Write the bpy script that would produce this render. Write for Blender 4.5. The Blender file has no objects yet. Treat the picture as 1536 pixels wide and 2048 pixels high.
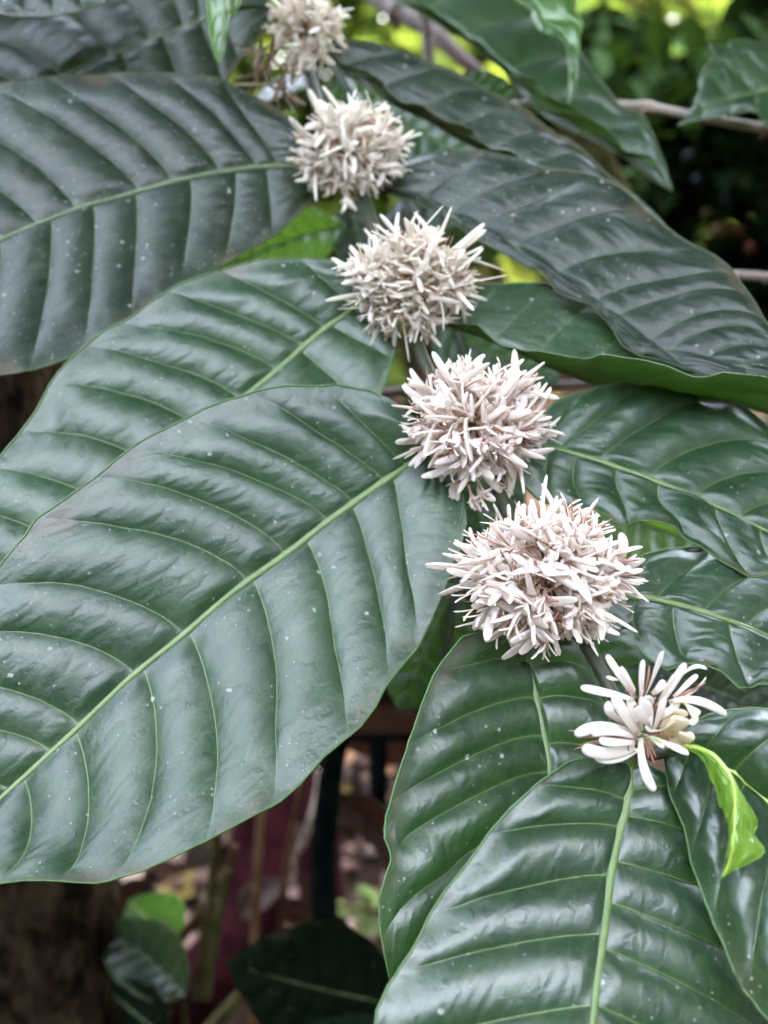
import bpy, math, random
import numpy as np
from mathutils import Vector, Matrix

random.seed(7); RNG = np.random.default_rng(11)
scene = bpy.context.scene
COL = scene.collection
R = math.radians

# ------------------------------------------------------------------ camera
CAM_H, PITCH, FOV = 1.25, R(20), R(50)
FPX = 1024 / math.tan(FOV / 2)                     # focal length in pixels of the 1536x2048 photograph
CC = np.array([0, 0, CAM_H])
FW = np.array([0, math.cos(PITCH), -math.sin(PITCH)])
UP = np.array([0, math.sin(PITCH), math.cos(PITCH)])
RT = np.array([1.0, 0, 0])
def at(x, y, d):
    """the world point that stands d metres deep along the ray through (x, y)"""
    x = np.asarray(x, float); y = np.asarray(y, float); d = np.asarray(d, float)
    return CC + d[..., None] * (FW + ((x - 768) / FPX)[..., None] * RT - ((y - 1024) / FPX)[..., None] * UP)
def V(p): return Vector((float(p[0]), float(p[1]), float(p[2])))

cd = bpy.data.cameras.new('camera'); cam = bpy.data.objects.new('camera', cd); COL.objects.link(cam)
cam.location = V(CC); cam.rotation_euler = (R(90) - PITCH, 0, 0)
cd.angle = FOV; cd.clip_start = 0.01; cd.clip_end = 500
cd.dof.use_dof = True; cd.dof.focus_distance = 0.375
APERTURE = 0.0052
cd.dof.aperture_fstop = cd.lens / 1000 / APERTURE
scene.camera = cam

# ------------------------------------------------------------------ helpers
def link(name, me, mats, parent=None, smooth=True):
    if smooth and len(me.polygons):
        me.polygons.foreach_set('use_smooth', [True] * len(me.polygons))
    for m in (mats if isinstance(mats, (list, tuple)) else [mats]): me.materials.append(m)
    o = bpy.data.objects.new(name, me); COL.objects.link(o)
    if parent is not None:
        o.parent = parent
        o.matrix_parent_inverse = Matrix.Translation(-parent.matrix_world.translation) if parent.type == 'EMPTY' else Matrix()
    return o
def tag(o, label=None, cat=None, group=None, kind=None):
    if label: o['label'] = label
    if cat: o['category'] = cat
    if group: o['group'] = group
    if kind: o['kind'] = kind
    return o
def empty(name, loc, label, cat, group=None):
    o = bpy.data.objects.new(name, None); COL.objects.link(o)
    o.location = V(loc); o.empty_display_size = 0.02
    o.matrix_world = Matrix.Translation(V(loc))
    return tag(o, label, cat, group)

class MB:
    def __init__(s): s.v = []; s.f = []; s.mi = []; s.at = {}; s.n = 0
    def add(s, verts, faces, mi=0, **attrs):
        verts = np.asarray(verts, float); o = s.n
        s.v.append(verts); s.n += len(verts)
        for f in faces: s.f.append([i + o for i in f])
        s.mi += [mi] * len(faces)
        for k in set(list(attrs) + list(s.at)):
            a = attrs.get(k, 0.0)
            a = np.full(len(verts), a, float) if np.isscalar(a) else np.asarray(a, float)
            L = s.at.setdefault(k, [])
            have = sum(len(q) for q in L)
            if have < o: L.append(np.zeros(o - have))
            L.append(a)
    def mesh(s, name):
        me = bpy.data.meshes.new(name)
        me.from_pydata(np.concatenate(s.v).tolist(), [], s.f)
        me.polygons.foreach_set('material_index', s.mi)
        for k, L in s.at.items():
            a = np.concatenate(L)
            if len(a) < s.n: a = np.concatenate([a, np.zeros(s.n - len(a))])
            me.attributes.new(k, 'FLOAT', 'POINT').data.foreach_set('value', a.astype(np.float32))
        me.update(); return me

def spline(pts, n=500):
    """Catmull-Rom through pts, resampled to n points of even arc length"""
    p = np.asarray(pts, float)
    q = np.vstack([2 * p[0] - p[1], p, 2 * p[-1] - p[-2]])
    out = []
    for i in range(1, len(q) - 2):
        t = np.linspace(0, 1, 24, endpoint=False)[:, None]
        a, b, c, d = q[i - 1], q[i], q[i + 1], q[i + 2]
        out.append(0.5 * (2 * b + (c - a) * t + (2 * a - 5 * b + 4 * c - d) * t * t + (3 * b - a - 3 * c + d) * t ** 3))
    out.append(p[-1:]); out = np.vstack(out)
    s = np.concatenate([[0], np.cumsum(np.linalg.norm(np.diff(out, axis=0), axis=1))]); s /= s[-1]
    u = np.linspace(0, 1, n)
    return np.stack([np.interp(u, s, out[:, k]) for k in range(out.shape[1])], 1)
def ev(arr, u):
    u = np.clip(u, 0, 1); x = np.linspace(0, 1, len(arr))
    return np.stack([np.interp(u, x, arr[:, k]) for k in range(arr.shape[1])], -1)
def lerpl(vals, u):
    """smooth interpolation through evenly spaced values"""
    vals = np.asarray(vals, float)
    if len(vals) == 1: return np.full(np.shape(u), vals[0])
    sp = np.linspace(0, 1, len(vals)); d = np.gradient(vals, sp)
    i = np.clip((np.asarray(u) * (len(vals) - 1)).astype(int), 0, len(vals) - 2)
    h = sp[1]; t = (u - sp[i]) / h
    return ((2*t**3-3*t**2+1)*vals[i] + (t**3-2*t**2+t)*h*d[i] + (-2*t**3+3*t**2)*vals[i+1] + (t**3-t**2)*h*d[i+1])
def sstep(a, b, x):
    t = np.clip((x - a) / (b - a), 0, 1); return t * t * (3 - 2 * t)
def vnoise(x, seed):
    """1-D value noise in -1..1"""
    i = np.floor(x).astype(int); f = x - i; f = f * f * (3 - 2 * f)
    def h(n):
        n = (n * 374761393 + seed * 668265263) & 0x7fffffff
        n = ((n ^ (n >> 13)) * 1274126177) & 0x7fffffff
        return (n & 0xffff) / 32767.5 - 1
    return h(i) * (1 - f) + h(i + 1) * f
def vnoise2(x, y, seed):
    j = np.floor(y).astype(int); f = y - j; f = f * f * (3 - 2 * f)
    def row(jj):
        i = np.floor(x).astype(int); g = x - i; g = g * g * (3 - 2 * g)
        def h(n):
            n = (n * 374761393 + jj * 1103515245 + seed * 668265263) & 0x7fffffff
            n = ((n ^ (n >> 13)) * 1274126177) & 0x7fffffff
            n = ((n ^ (n >> 15)) * 974126177) & 0x7fffffff
            return (n & 0xffff) / 32767.5 - 1
        return h(i) * (1 - g) + h(i + 1) * g
    return row(j) * (1 - f) + row(j + 1) * f

def tube(mb, pts, rad, seg=8, flat=1.0, nrm=None, mi=0, cap=True, groove=0.0, **attrs):
    pts = np.asarray(pts, float); n = len(pts)
    rad = np.full(n, rad, float) if np.isscalar(rad) else np.asarray(rad, float)
    T = np.gradient(pts, axis=0); T /= np.linalg.norm(T, axis=1)[:, None] + 1e-12
    if nrm is None:
        ref = np.array([0.3, 0.2, 0.93]); N = np.zeros_like(pts)
        a = ref - T[0] * (ref @ T[0])
        if np.linalg.norm(a) < 1e-3: a = np.array([1.0, 0, 0]) - T[0] * T[0][0]
        for i in range(n):
            a = a - T[i] * (a @ T[i]); a /= np.linalg.norm(a) + 1e-12; N[i] = a
    else:
        N = np.broadcast_to(np.asarray(nrm, float), pts.shape).copy()
        N -= T * (N * T).sum(1)[:, None]; N /= np.linalg.norm(N, axis=1)[:, None] + 1e-12
    B = np.cross(T, N)
    th = np.linspace(0, 2 * math.pi, seg, endpoint=False)
    fn = flat * np.sin(th) - groove * np.exp(-(np.cos(th) / .45) ** 2) * (np.sin(th) > 0)
    ring = pts[:, None] + rad[:, None, None] * (np.cos(th)[None, :, None] * B[:, None] + fn[None, :, None] * N[:, None])
    f = []
    for i in range(n - 1):
        for j in range(seg):
            k = (j + 1) % seg
            f.append([i*seg+j, i*seg+k, (i+1)*seg+k, (i+1)*seg+j])
    if cap:
        f.append(list(range(seg))[::-1]); f.append(list(range((n-1)*seg, n*seg)))
    at_ = {k: (np.repeat(v, seg) if not np.isscalar(v) else v) for k, v in attrs.items()}
    mb.add(ring.reshape(-1, 3), f, mi, **at_)

# ------------------------------------------------------------------ materials
def newmat(name):
    m = bpy.data.materials.new(name); m.use_nodes = True
    nt = m.node_tree; nt.nodes.clear()
    return m, nt, nt.nodes, nt.links
def nd(nodes, typ, **kw):
    n = nodes.new(typ)
    for k, v in kw.items():
        if k in n.inputs.keys() if isinstance(k, str) else False: n.inputs[k].default_value = v
        else: setattr(n, k, v)
    return n
def ramp(nodes, stops, interp='LINEAR'):
    r = nodes.new('ShaderNodeValToRGB'); r.color_ramp.interpolation = interp
    e = r.color_ramp.elements
    while len(e) < len(stops): e.new(0.5)
    for q, (p, c) in zip(e, stops):
        q.position = p; q.color = (*c, 1) if len(c) == 3 else c
    return r
def mix(nodes, links, fac, a, b, blend='MIX'):
    m = nodes.new('ShaderNodeMix'); m.data_type = 'RGBA'; m.blend_type = blend
    for sock, val in ((m.inputs[0], fac), (m.inputs[6], a), (m.inputs[7], b)):
        if isinstance(val, bpy.types.NodeSocket): links.new(val, sock)
        elif isinstance(val, (int, float)): sock.default_value = val
        else: sock.default_value = (*val, 1)
    return m.outputs[2]
def mathn(nodes, links, op, a, b=0.0, c=None):
    m = nodes.new('ShaderNodeMath'); m.operation = op
    for s, v in zip(m.inputs, (a, b, c)):
        if v is None: continue
        if isinstance(v, bpy.types.NodeSocket): links.new(v, s)
        else: s.default_value = v
    return m.outputs[0]
def noise(nodes, links, scale, detail=3, rough=0.55, vec=None):
    n = nodes.new('ShaderNodeTexNoise'); n.inputs['Scale'].default_value = scale
    n.inputs['Detail'].default_value = detail; n.inputs['Roughness'].default_value = rough
    if vec is not None: links.new(vec, n.inputs['Vector'])
    return n.outputs['Fac']

def leaf_material(name, dark, light, under, vein, trans, tfac=0.12, rough=(0.27, 0.42), specks=0.5, dust=0.3,
                  spec=0.95, bump=0.25, brown=0.5):
    m, nt, N, L = newmat(name)
    out = N.new('ShaderNodeOutputMaterial')
    tc = N.new('ShaderNodeTexCoord').outputs['Object']
    av = N.new('ShaderNodeAttribute'); av.attribute_name = 'vein'
    ae = N.new('ShaderNodeAttribute'); ae.attribute_name = 'edge'
    big = noise(N, L, 28, 3, 0.5, tc); fine = noise(N, L, 900, 3, 0.6, tc); midn = noise(N, L, 160, 4, 0.6, tc)
    col = mix(N, L, ramp_fac(N, L, big, 0.35, 0.68), dark, light)
    col = mix(N, L, mathn(N, L, 'MULTIPLY', ramp_fac(N, L, midn, 0.35, 0.75), 0.35), col, light)
    # dust film in clouds and pale specks
    dn = ramp_fac(N, L, noise(N, L, 60, 6, 0.7, tc), 0.52, 0.8)
    col = mix(N, L, mathn(N, L, 'MULTIPLY', dn, dust * 0.5), col, (0.22, 0.22, 0.18))
    # net of fine cross veins, laid in the blade's own vein-to-vein coordinates
    at_ = N.new('ShaderNodeAttribute'); at_.attribute_name = 'vt'; as_ = N.new('ShaderNodeAttribute'); as_.attribute_name = 'vs'
    cx = N.new('ShaderNodeCombineXYZ')
    wobx = mathn(N, L, 'MULTIPLY', mathn(N, L, 'SUBTRACT', midn, 0.5), 1.1)
    L.new(mathn(N, L, 'ADD', mathn(N, L, 'MULTIPLY', at_.outputs['Fac'], 1.7), wobx), cx.inputs[0])
    L.new(mathn(N, L, 'ADD', mathn(N, L, 'MULTIPLY', as_.outputs['Fac'], 170.0), mathn(N, L, 'MULTIPLY', wobx, 0.8)), cx.inputs[1])
    vn = N.new('ShaderNodeTexVoronoi'); vn.feature = 'DISTANCE_TO_EDGE'; vn.inputs['Scale'].default_value = 1.0; L.new(cx.outputs[0], vn.inputs['Vector'])
    net = mathn(N, L, 'SUBTRACT', 1.0, ramp_fac(N, L, vn.outputs['Distance'], 0.0, 0.09))
    cush = ramp_fac(N, L, vn.outputs['Distance'], 0.0, 0.45)
    col = mix(N, L, mathn(N, L, 'MULTIPLY', net, mathn(N, L, 'MULTIPLY', midn, 0.34)), col, vein)
    # browned, dried patches along the margin
    am = N.new('ShaderNodeAttribute'); am.attribute_name = 'marg'
    br = ramp_fac(N, L, mathn(N, L, 'ADD', mathn(N, L, 'MULTIPLY', am.outputs['Fac'], 0.3), noise(N, L, 36, 4, 0.6, tc)), 0.74, 0.88)
    col = mix(N, L, mathn(N, L, 'MULTIPLY', br, brown), col, (0.075, 0.05, 0.028))
    vein_f = mathn(N, L, 'MULTIPLY', av.outputs['Fac'], 0.8)
    col = mix(N, L, vein_f, col, vein)
    def spots(scale, size, mask_scale, lo, hi):
        vo = N.new('ShaderNodeTexVoronoi'); vo.inputs['Scale'].default_value = scale; L.new(tc, vo.inputs['Vector'])
        wob = mathn(N, L, 'ADD', vo.outputs['Distance'], mathn(N, L, 'MULTIPLY', mathn(N, L, 'SUBTRACT', fine, 0.5), 0.42))
        dot = mathn(N, L, 'SUBTRACT', 1.0, ramp_fac(N, L, wob, size * 0.55, size))
        # only some cells carry a speck, and more of them where the mask is high
        sep = N.new('ShaderNodeSeparateColor'); L.new(vo.outputs['Color'], sep.inputs[0])
        msk = noise(N, L, mask_scale, 2, 0.5, tc)
        keep = ramp_fac(N, L, mathn(N, L, 'ADD', mathn(N, L, 'MULTIPLY', sep.outputs[0], 0.42), mathn(N, L, 'MULTIPLY', msk, 0.95)), lo, hi)
        return mathn(N, L, 'MULTIPLY', dot, keep)
    s1 = spots(170, 0.17, 22, 0.92 - 0.12 * specks, 0.95 - 0.12 * specks)
    s2 = spots(430, 0.22, 34, 0.91 - 0.12 * specks, 0.95 - 0.12 * specks)
    sp = mathn(N, L, 'MAXIMUM', s1, mathn(N, L, 'MULTIPLY', s2, 0.7))
    col = mix(N, L, mathn(N, L, 'MULTIPLY', sp, 0.6), col, (0.42, 0.44, 0.38))
    col = mix(N, L, mathn(N, L, 'MULTIPLY', ae.outputs['Fac'], 0.7), col, vein)
    geo = N.new('ShaderNodeNewGeometry')
    col = mix(N, L, geo.outputs['Backfacing'], col, under)
    p = N.new('ShaderNodeBsdfPrincipled'); L.new(col, p.inputs['Base Color'])
    r = mathn(N, L, 'MULTIPLY_ADD', midn, rough[1] - rough[0], rough[0] + 0.0)
    r = mathn(N, L, 'ADD', r, mathn(N, L, 'MULTIPLY', dn, 0.12))
    r = mathn(N, L, 'ADD', r, mathn(N, L, 'MULTIPLY', sp, 0.3))
    r = mathn(N, L, 'ADD', r, mathn(N, L, 'MULTIPLY', geo.outputs['Backfacing'], 0.25))
    L.new(r, p.inputs['Roughness']); p.inputs['Specular IOR Level'].default_value = spec
    b = N.new('ShaderNodeBump'); b.inputs['Strength'].default_value = bump; b.inputs['Distance'].default_value = 0.0006
    hh = mathn(N, L, 'ADD', mathn(N, L, 'MULTIPLY', midn, 1.0), mathn(N, L, 'MULTIPLY', fine, 0.3))
    hh = mathn(N, L, 'ADD', hh, mathn(N, L, 'MULTIPLY', cush, 0.9))
    L.new(hh, b.inputs['Height']); L.new(b.outputs[0], p.inputs['Normal'])
    t = N.new('ShaderNodeBsdfTranslucent')
    tcol = mix(N, L, mathn(N, L, 'MULTIPLY', av.outputs['Fac'], 0.5), trans, vein)
    L.new(tcol, t.inputs['Color'])
    ms = N.new('ShaderNodeMixShader'); ms.inputs[0].default_value = tfac
    L.new(p.outputs[0], ms.inputs[1]); L.new(t.outputs[0], ms.inputs[2]); L.new(ms.outputs[0], out.inputs[0])
    return m
def ramp_fac(N, L, fac, lo, hi):
    m = N.new('ShaderNodeMapRange'); m.inputs['From Min'].default_value = lo; m.inputs['From Max'].default_value = hi
    m.interpolation_type = 'SMOOTHSTEP'; L.new(fac, m.inputs['Value']); return m.outputs[0]

def simple(name, c1, c2, scale=40, rough=0.6, bump=0.3, bdist=0.002, trans=None, tfac=0.3, attr=None, spec=0.5, detail=5, stretch=None):
    """two colours mixed by noise, noise bump, optional translucency"""
    m, nt, N, L = newmat(name)
    out = N.new('ShaderNodeOutputMaterial'); tc = N.new('ShaderNodeTexCoord').outputs['Object']
    if stretch:
        mp = N.new('ShaderNodeMapping'); mp.inputs['Scale'].default_value = stretch; L.new(tc, mp.inputs[0]); tc = mp.outputs[0]
    n = noise(N, L, scale, detail, 0.62, tc)
    col = mix(N, L, ramp_fac(N, L, n, 0.34, 0.66), c1, c2)
    if attr:
        a = N.new('ShaderNodeAttribute'); a.attribute_name = attr[0]
        col = mix(N, L, a.outputs['Fac'], col, attr[1])
    p = N.new('ShaderNodeBsdfPrincipled'); L.new(col, p.inputs['Base Color'])
    p.inputs['Roughness'].default_value = rough; p.inputs['Specular IOR Level'].default_value = spec
    b = N.new('ShaderNodeBump'); b.inputs['Strength'].default_value = bump; b.inputs['Distance'].default_value = bdist
    L.new(n, b.inputs['Height']); L.new(b.outputs[0], p.inputs['Normal'])
    sh = p.outputs[0]
    if trans:
        t = N.new('ShaderNodeBsdfTranslucent'); t.inputs['Color'].default_value = (*trans, 1)
        ms = N.new('ShaderNodeMixShader'); ms.inputs[0].default_value = tfac
        L.new(sh, ms.inputs[1]); L.new(t.outputs[0], ms.inputs[2]); sh = ms.outputs[0]
    L.new(sh, out.inputs[0]); return m

M_LEAF = leaf_material('coffee_leaf', (0.0085, 0.0300, 0.0110), (0.0145, 0.0450, 0.0160), (0.05, 0.11, 0.02), (0.085, 0.13, 0.045),
                       (0.10, 0.26, 0.02), 0.08, specks=0.6, dust=0.25, rough=(0.31, 0.50), spec=.75)
M_LEAF_OLD = leaf_material('old_coffee_leaf', (0.0065, 0.0155, 0.0085), (0.0115, 0.0245, 0.0120), (0.045, 0.07, 0.02), (0.065, 0.09, 0.04),
                       (0.08, 0.17, 0.015), 0.05, specks=1.0, dust=0.5, rough=(0.33, 0.52), brown=.7, spec=.5)
M_LEAF_FRESH = leaf_material('glossy_coffee_leaf', (0.0085, 0.0285, 0.0105), (0.0135, 0.041, 0.0145), (0.05, 0.12, 0.025), (0.095, 0.15, 0.045),
                       (0.10, 0.28, 0.02), 0.09, specks=0.15, dust=0.1, rough=(0.30, 0.44), brown=.3)
M_LEAF_YOUNG = leaf_material('young_coffee_leaf', (0.15, 0.29, 0.025), (0.22, 0.37, 0.04), (0.16, 0.32, 0.03), (0.26, 0.40, 0.06),
                       (0.36, 0.62, 0.05), 0.36, specks=0.0, dust=0.0, brown=.15, rough=(0.28, 0.4))
M_LEAF_TIP = leaf_material('thin_coffee_leaf', (0.025, 0.07, 0.017), (0.035, 0.09, 0.02), (0.09, 0.20, 0.02), (0.09, 0.16, 0.04),
                       (0.22, 0.46, 0.03), 0.15, specks=0.2, dust=0.1)
M_LEAF_SHADED = leaf_material('shaded_leaf', (0.006, 0.013, 0.0075), (0.010, 0.019, 0.011), (0.006, 0.013, 0.007), (0.012, 0.02, 0.01), (0.01, 0.02, 0.005), 0.02, specks=0, dust=0, rough=(.5, .65), spec=0.0)  # shade put into the colour: a near-black copy of the leaf
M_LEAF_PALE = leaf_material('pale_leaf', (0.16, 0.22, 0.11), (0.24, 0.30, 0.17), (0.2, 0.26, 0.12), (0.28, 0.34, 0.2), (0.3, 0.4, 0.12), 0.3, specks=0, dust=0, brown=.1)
M_LEAF_ORANGE = leaf_material('orange_leaf', (0.30, 0.10, 0.02), (0.42, 0.17, 0.03), (0.3, 0.12, 0.03), (0.4, 0.2, 0.06), (0.6, 0.25, 0.03), 0.3, specks=0, dust=0, brown=.2)
M_LEAF_DEAD = leaf_material('dead_leaf', (0.014, 0.007, 0.005), (0.03, 0.014, 0.010), (0.04, 0.02, 0.014), (0.045, 0.026, 0.016),
                       (0.10, 0.04, 0.02), 0.06, specks=0.1, dust=0.2, rough=(0.45, 0.6), spec=.1)
M_RIB = simple('pale_midrib', (0.10, 0.155, 0.045), (0.135, 0.195, 0.065), 120, 0.42, 0.2, 0.0005)
M_RIB_OLD = simple('grey_green_midrib', (0.075, 0.105, 0.045), (0.11, 0.145, 0.065), 120, 0.45, 0.2, 0.0005)
M_RIB_YOUNG = simple('yellow_green_midrib', (0.30, 0.42, 0.06), (0.36, 0.50, 0.08), 120, 0.4, 0.1, 0.0004)
M_STEM = simple('green_stem', (0.018, 0.035, 0.014), (0.045, 0.045, 0.022), 150, 0.5, 0.5, 0.0008)
M_TWIG = simple('grey_twig', (0.22, 0.165, 0.13), (0.36, 0.29, 0.23), 90, 0.7, 0.6, 0.001, stretch=(0.25, 1, 1))
M_TWIG_BROWN = simple('brown_twig', (0.05, 0.026, 0.02), (0.10, 0.058, 0.045), 90, 0.7, 0.6, 0.001)

# ------------------------------------------------------------------ leaves
TS = np.array([0, .012, .03, .06, .11, .18, .27, .38, .5, .62, .73, .82, .89, .94, .97, .988, 1])
def nearest_u(curve, p):
    d = ((curve[:, :2] - np.array(p)) ** 2).sum(1); return d.argmin() / (len(curve) - 1)

def build_leaf(name, parent, mid, ea, eb, dmid, offa, offb, va=None, vb=None, mat=M_LEAF, rib=M_RIB, amp=0.13, pw=1.32,
               wave=0.0012, rib_r=(0.0016, 0.0004), nv=34, seed=1, label=None, wrinkle=0.02, camber=0.0, nveins=9, node=None, rim=0.00045):
    """one leaf: midrib and both margins traced as curves, each with its own depth; the blade is a grid that follows the side veins,
    quilted between them. va / vb: (start on midrib, end on margin) of each side vein."""
    midc = spline(mid); sides = []
    def D(u): return lerpl(dmid, u)
    for edge, off, vs, sg in ((ea, offa, va, 1), (eb, offb, vb, -1)):
        ec = spline(edge)
        uu = np.linspace(0, 1, len(ec)); jit = np.sin(np.pi * uu) ** .5
        ec = ec + np.stack([vnoise(uu * 46, seed + 61 + sg), vnoise(uu * 46, seed + 71 + sg)], 1) * (1.6 * jit)[:, None] + np.stack([vnoise(uu * 130, seed + 81 + sg), vnoise(uu * 130, seed + 91 + sg)], 1) * (.7 * jit)[:, None]
        ks = []
        for v in (vs or []):
            ks.append((nearest_u(midc, v[0]), nearest_u(ec, v[1])))
        if not ks:
            n = nveins
            ks = [((k + 0.55 + 0.12 * vnoise(np.array([k * 1.7]), seed)[0]) / n * 0.9, min(0.985, (k + 0.55) / n * 0.88 + 0.13)) for k in range(n)]
        else:
            step = (ks[-1][0] - ks[0][0]) / max(1, len(ks) - 1) if len(ks) > 1 else 0.1
            step = max(0.06, abs(step))
            ks.sort()
            while ks[-1][0] + step < 0.95: ks.append((ks[-1][0] + step, min(0.99, max(ks[-1][1] + step * 0.8, ks[-1][0] + step + 0.03))))
        ks.sort(); kk = [(0.0, 0.0)]
        for a, b in ks:
            a = max(a, kk[-1][0] + 0.012); b = max(b, kk[-1][1] + 0.012)
            if a < 0.985 and b < 0.995: kk.append((a, b))
        kk.append((1.0, 1.0)); sides.append((ec, off, kk, sg))
    def base(u, v, ec, off):
        m = ev(midc, u); e = ev(ec, u)
        px = m * (1 - v)[..., None] + e * v[..., None]
        d = D(u) + lerpl(off, u) * v ** 1.15 - camber * np.sin(np.pi * v) * np.sin(np.pi * np.clip(u, 0, 1)) ** 0.5
        return at(px[..., 0], px[..., 1], d)
    vv = np.concatenate([[0], np.linspace(0.0, 1.0, nv)[1:] ** 1.0])
    grids = []; area = []
    for ec, off, kk, sg in sides:
        rows = []; tt = []; kid = []
        for k in range(len(kk) - 1):
            for t in (TS if k == len(kk) - 2 else TS[:-1]):
                (a0, b0), (a1, b1) = kk[k], kk[k + 1]
                u0 = a0 + (b0 - a0) * vv ** pw; u1 = a1 + (b1 - a1) * vv ** pw
                rows.append(u0 + (u1 - u0) * t); tt.append(t); kid.append(k)
        U = np.array(rows); VV = np.broadcast_to(vv, U.shape); tt = np.array(tt); kid = np.array(kid)
        P = base(U, VV, ec, off); e = 1e-3
        Pu = base(np.clip(U + e, 0, 1), VV, ec, off) - base(np.clip(U - e, 0, 1), VV, ec, off)
        Pv = base(U, np.clip(VV + e, 0, 1), ec, off) - base(U, np.clip(VV - e, 0, 1), ec, off)
        Nn = np.cross(Pu, Pv) * sg; Nn /= np.linalg.norm(Nn, axis=-1)[..., None] + 1e-12
        area.append((np.cross(Pu, Pv) * sg * (CC - P)).sum())
        grids.append([P, Nn, U, VV, tt, kid, kk, sg])
    flip = 1.0 if area[np.argmax(np.abs(area))] > 0 else -1.0
    mb = MB()
    for P, Nn, U, VV, tt, kid, kk, sg in grids:
        Nn = Nn * flip
        Lk = np.zeros_like(U)
        for k in range(len(kk) - 1):
            ix = np.where(kid == k)[0]; a = P[ix[0]]; b = P[min(ix[-1] + 1, len(P) - 1)]
            Lk[ix] = np.linalg.norm(b - a, axis=-1)
        Lk = np.minimum(Lk, 0.03)
        T = tt[:, None]
        pil = np.clip(4 * T * (1 - T), 0, 1) ** 0.85 * (1.12 - 0.24 * T)
        fv = sstep(-0.02, 0.10, VV) * (1 - 0.93 * sstep(0.70, 0.985, VV))
        wid = np.linalg.norm(P - P[:, :1], axis=-1)[:, -1:]           # half width of the blade here
        h = amp * Lk * pil * fv
        # wrinkles running from vein to vein, strongest beside the veins
        wr = np.zeros_like(U)
        for k in range(len(kk) - 1):
            ix = kid == k
            wr[ix] = vnoise2(VV[ix] * 15 + 40 * k + T[ix] * 0.9, np.broadcast_to(T[ix] * 1.6, VV[ix].shape) + 7 * k, seed + 3) + 0.6 * vnoise2(VV[ix] * 34 + 9 * k, np.broadcast_to(T[ix] * 3 + 3 * k, VV[ix].shape), seed + 9)
        h = h + wrinkle * Lk * wr * np.clip(4 * T * (1 - T), 0, 1) ** 0.5 * fv
        # slow unevenness and a wavy margin
        h = h + 0.0007 * vnoise2(U * 7 + 3, VV * 2.5 + 5 * sg, seed + 5) * sstep(0, 0.3, VV) * np.sin(np.pi * np.clip(U, 0, 1))
        h = h + wave * vnoise(U * 17 + 100 * sg, seed + 1) * VV ** 3 * np.sin(np.pi * np.clip(U, 0.02, 0.98))
        P = P + Nn * h[..., None]
        dist = np.minimum(T, 1 - T) * Lk
        vw = 0.00034 * (1.15 - 0.7 * VV)
        ve = np.exp(-(dist / vw) ** 2) * (1 - sstep(0.86, 0.97, VV)) + 0.12 * np.exp(-(dist / (vw * 4)) ** 2) * (1 - sstep(0.8, 0.95, VV))
        ve[kid == 0] *= (T[kid == 0] > 0.5); ve[kid == len(kk) - 2] *= (T[kid == len(kk) - 2] < 0.5)
        n, m = U.shape; F = []
        for i in range(n - 1):
            for j in range(m - 1):
                q = [i*m+j, (i+1)*m+j, (i+1)*m+j+1, i*m+j+1]
                F.append(q if sg * flip > 0 else q[::-1])
        mb.add(P.reshape(-1, 3), F, 0, vein=np.clip(ve, 0, 1).ravel(), edge=sstep(0.975, 1.0, VV).ravel() * 0.5,
               vt=(np.broadcast_to(T, U.shape) + (kid + 40 * (sg + 1))[:, None]).ravel(), vs=(VV * wid).ravel(), marg=sstep(0.72, 1.0, VV).ravel())
        rp = P[::3, -1]; rn = Nn[::3, -1]
        keep = np.concatenate([[True], np.linalg.norm(np.diff(rp, axis=0), axis=1) > 1e-5])
        rr = np.full(keep.sum(), rim); rr[0] *= 0.4; rr[-1] *= 0.4
        tube(mb, rp[keep], rr, 5, 0.8, rn[keep], edge=1.0, marg=1.0)
    leaf = link(name, mb.mesh(name), mat, parent)
    if label: leaf['label'] = label
    # midrib: a flattened tapering cord lying on the blade, running on into the leaf stalk
    us = np.linspace(0, 0.985, 70); z = np.zeros_like(us)
    mp = base(us, z, sides[0][0], sides[0][1])
    nn = np.stack([np.interp(us, grids[0][2][:, 0], grids[0][1][:, 3, k]) + np.interp(us, grids[1][2][:, 0], grids[1][1][:, 3, k]) for k in range(3)], 1) * flip
    nn /= np.linalg.norm(nn, axis=1)[:, None] + 1e-12
    rr = rib_r[0] + (rib_r[1] - rib_r[0]) * us ** 0.8
    mp = mp + nn * (rr * 0.15)[:, None]
    if node is not None:
        nd_ = np.asarray(node, float); b0 = mp[0]
        pre = np.array([nd_ + (b0 - nd_) * s for s in np.linspace(0, 1, 5)[:-1]])
        mp = np.vstack([pre, mp]); nn = np.vstack([np.repeat(nn[:1], 4, 0), nn]); rr = np.concatenate([np.full(4, rib_r[0] * 1.15), rr])
    rb = MB(); tube(rb, mp, rr, 8, 0.62, nn)
    link('midrib', rb.mesh('midrib'), rib, leaf)
    return leaf
# ------------------------------------------------------------------ the flowering branch
NODES = {1: (612, 75, .575), 2: (705, 320, .525), 3: (822, 585, .475), 4: (945, 880, .432), 5: (1085, 1160, .392), 6: (1278, 1475, .357)}
nodeW = {k: at(*v) for k, v in NODES.items()}
BR = empty('flowering_coffee_branch', nodeW[4], 'flowering coffee branch with paired glossy dark leaves and six white flower clusters', 'branch')

mb = MB()
sp = spline([at(640, -160, .63), at(585, -40, .60), at(604, 75, .578), at(636, 210, .55), at(705, 330, .528), at(745, 450, .505), at(815, 600, .478), at(850, 730, .458),
             at(945, 890, .435), at(1010, 1010, .418), at(1085, 1165, .396), at(1190, 1320, .377), at(1278, 1490, .360), at(1345, 1500, .356)], 160)
rr = np.linspace(.0040, .0022, 160)
for k, w in nodeW.items():                          # swollen joints
    rr += .0016 * np.exp(-(np.linalg.norm(sp - w, axis=1) / .006) ** 2)
tube(mb, sp, rr, 10)
link('stem', mb.mesh('stem'), M_STEM, BR)

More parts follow.
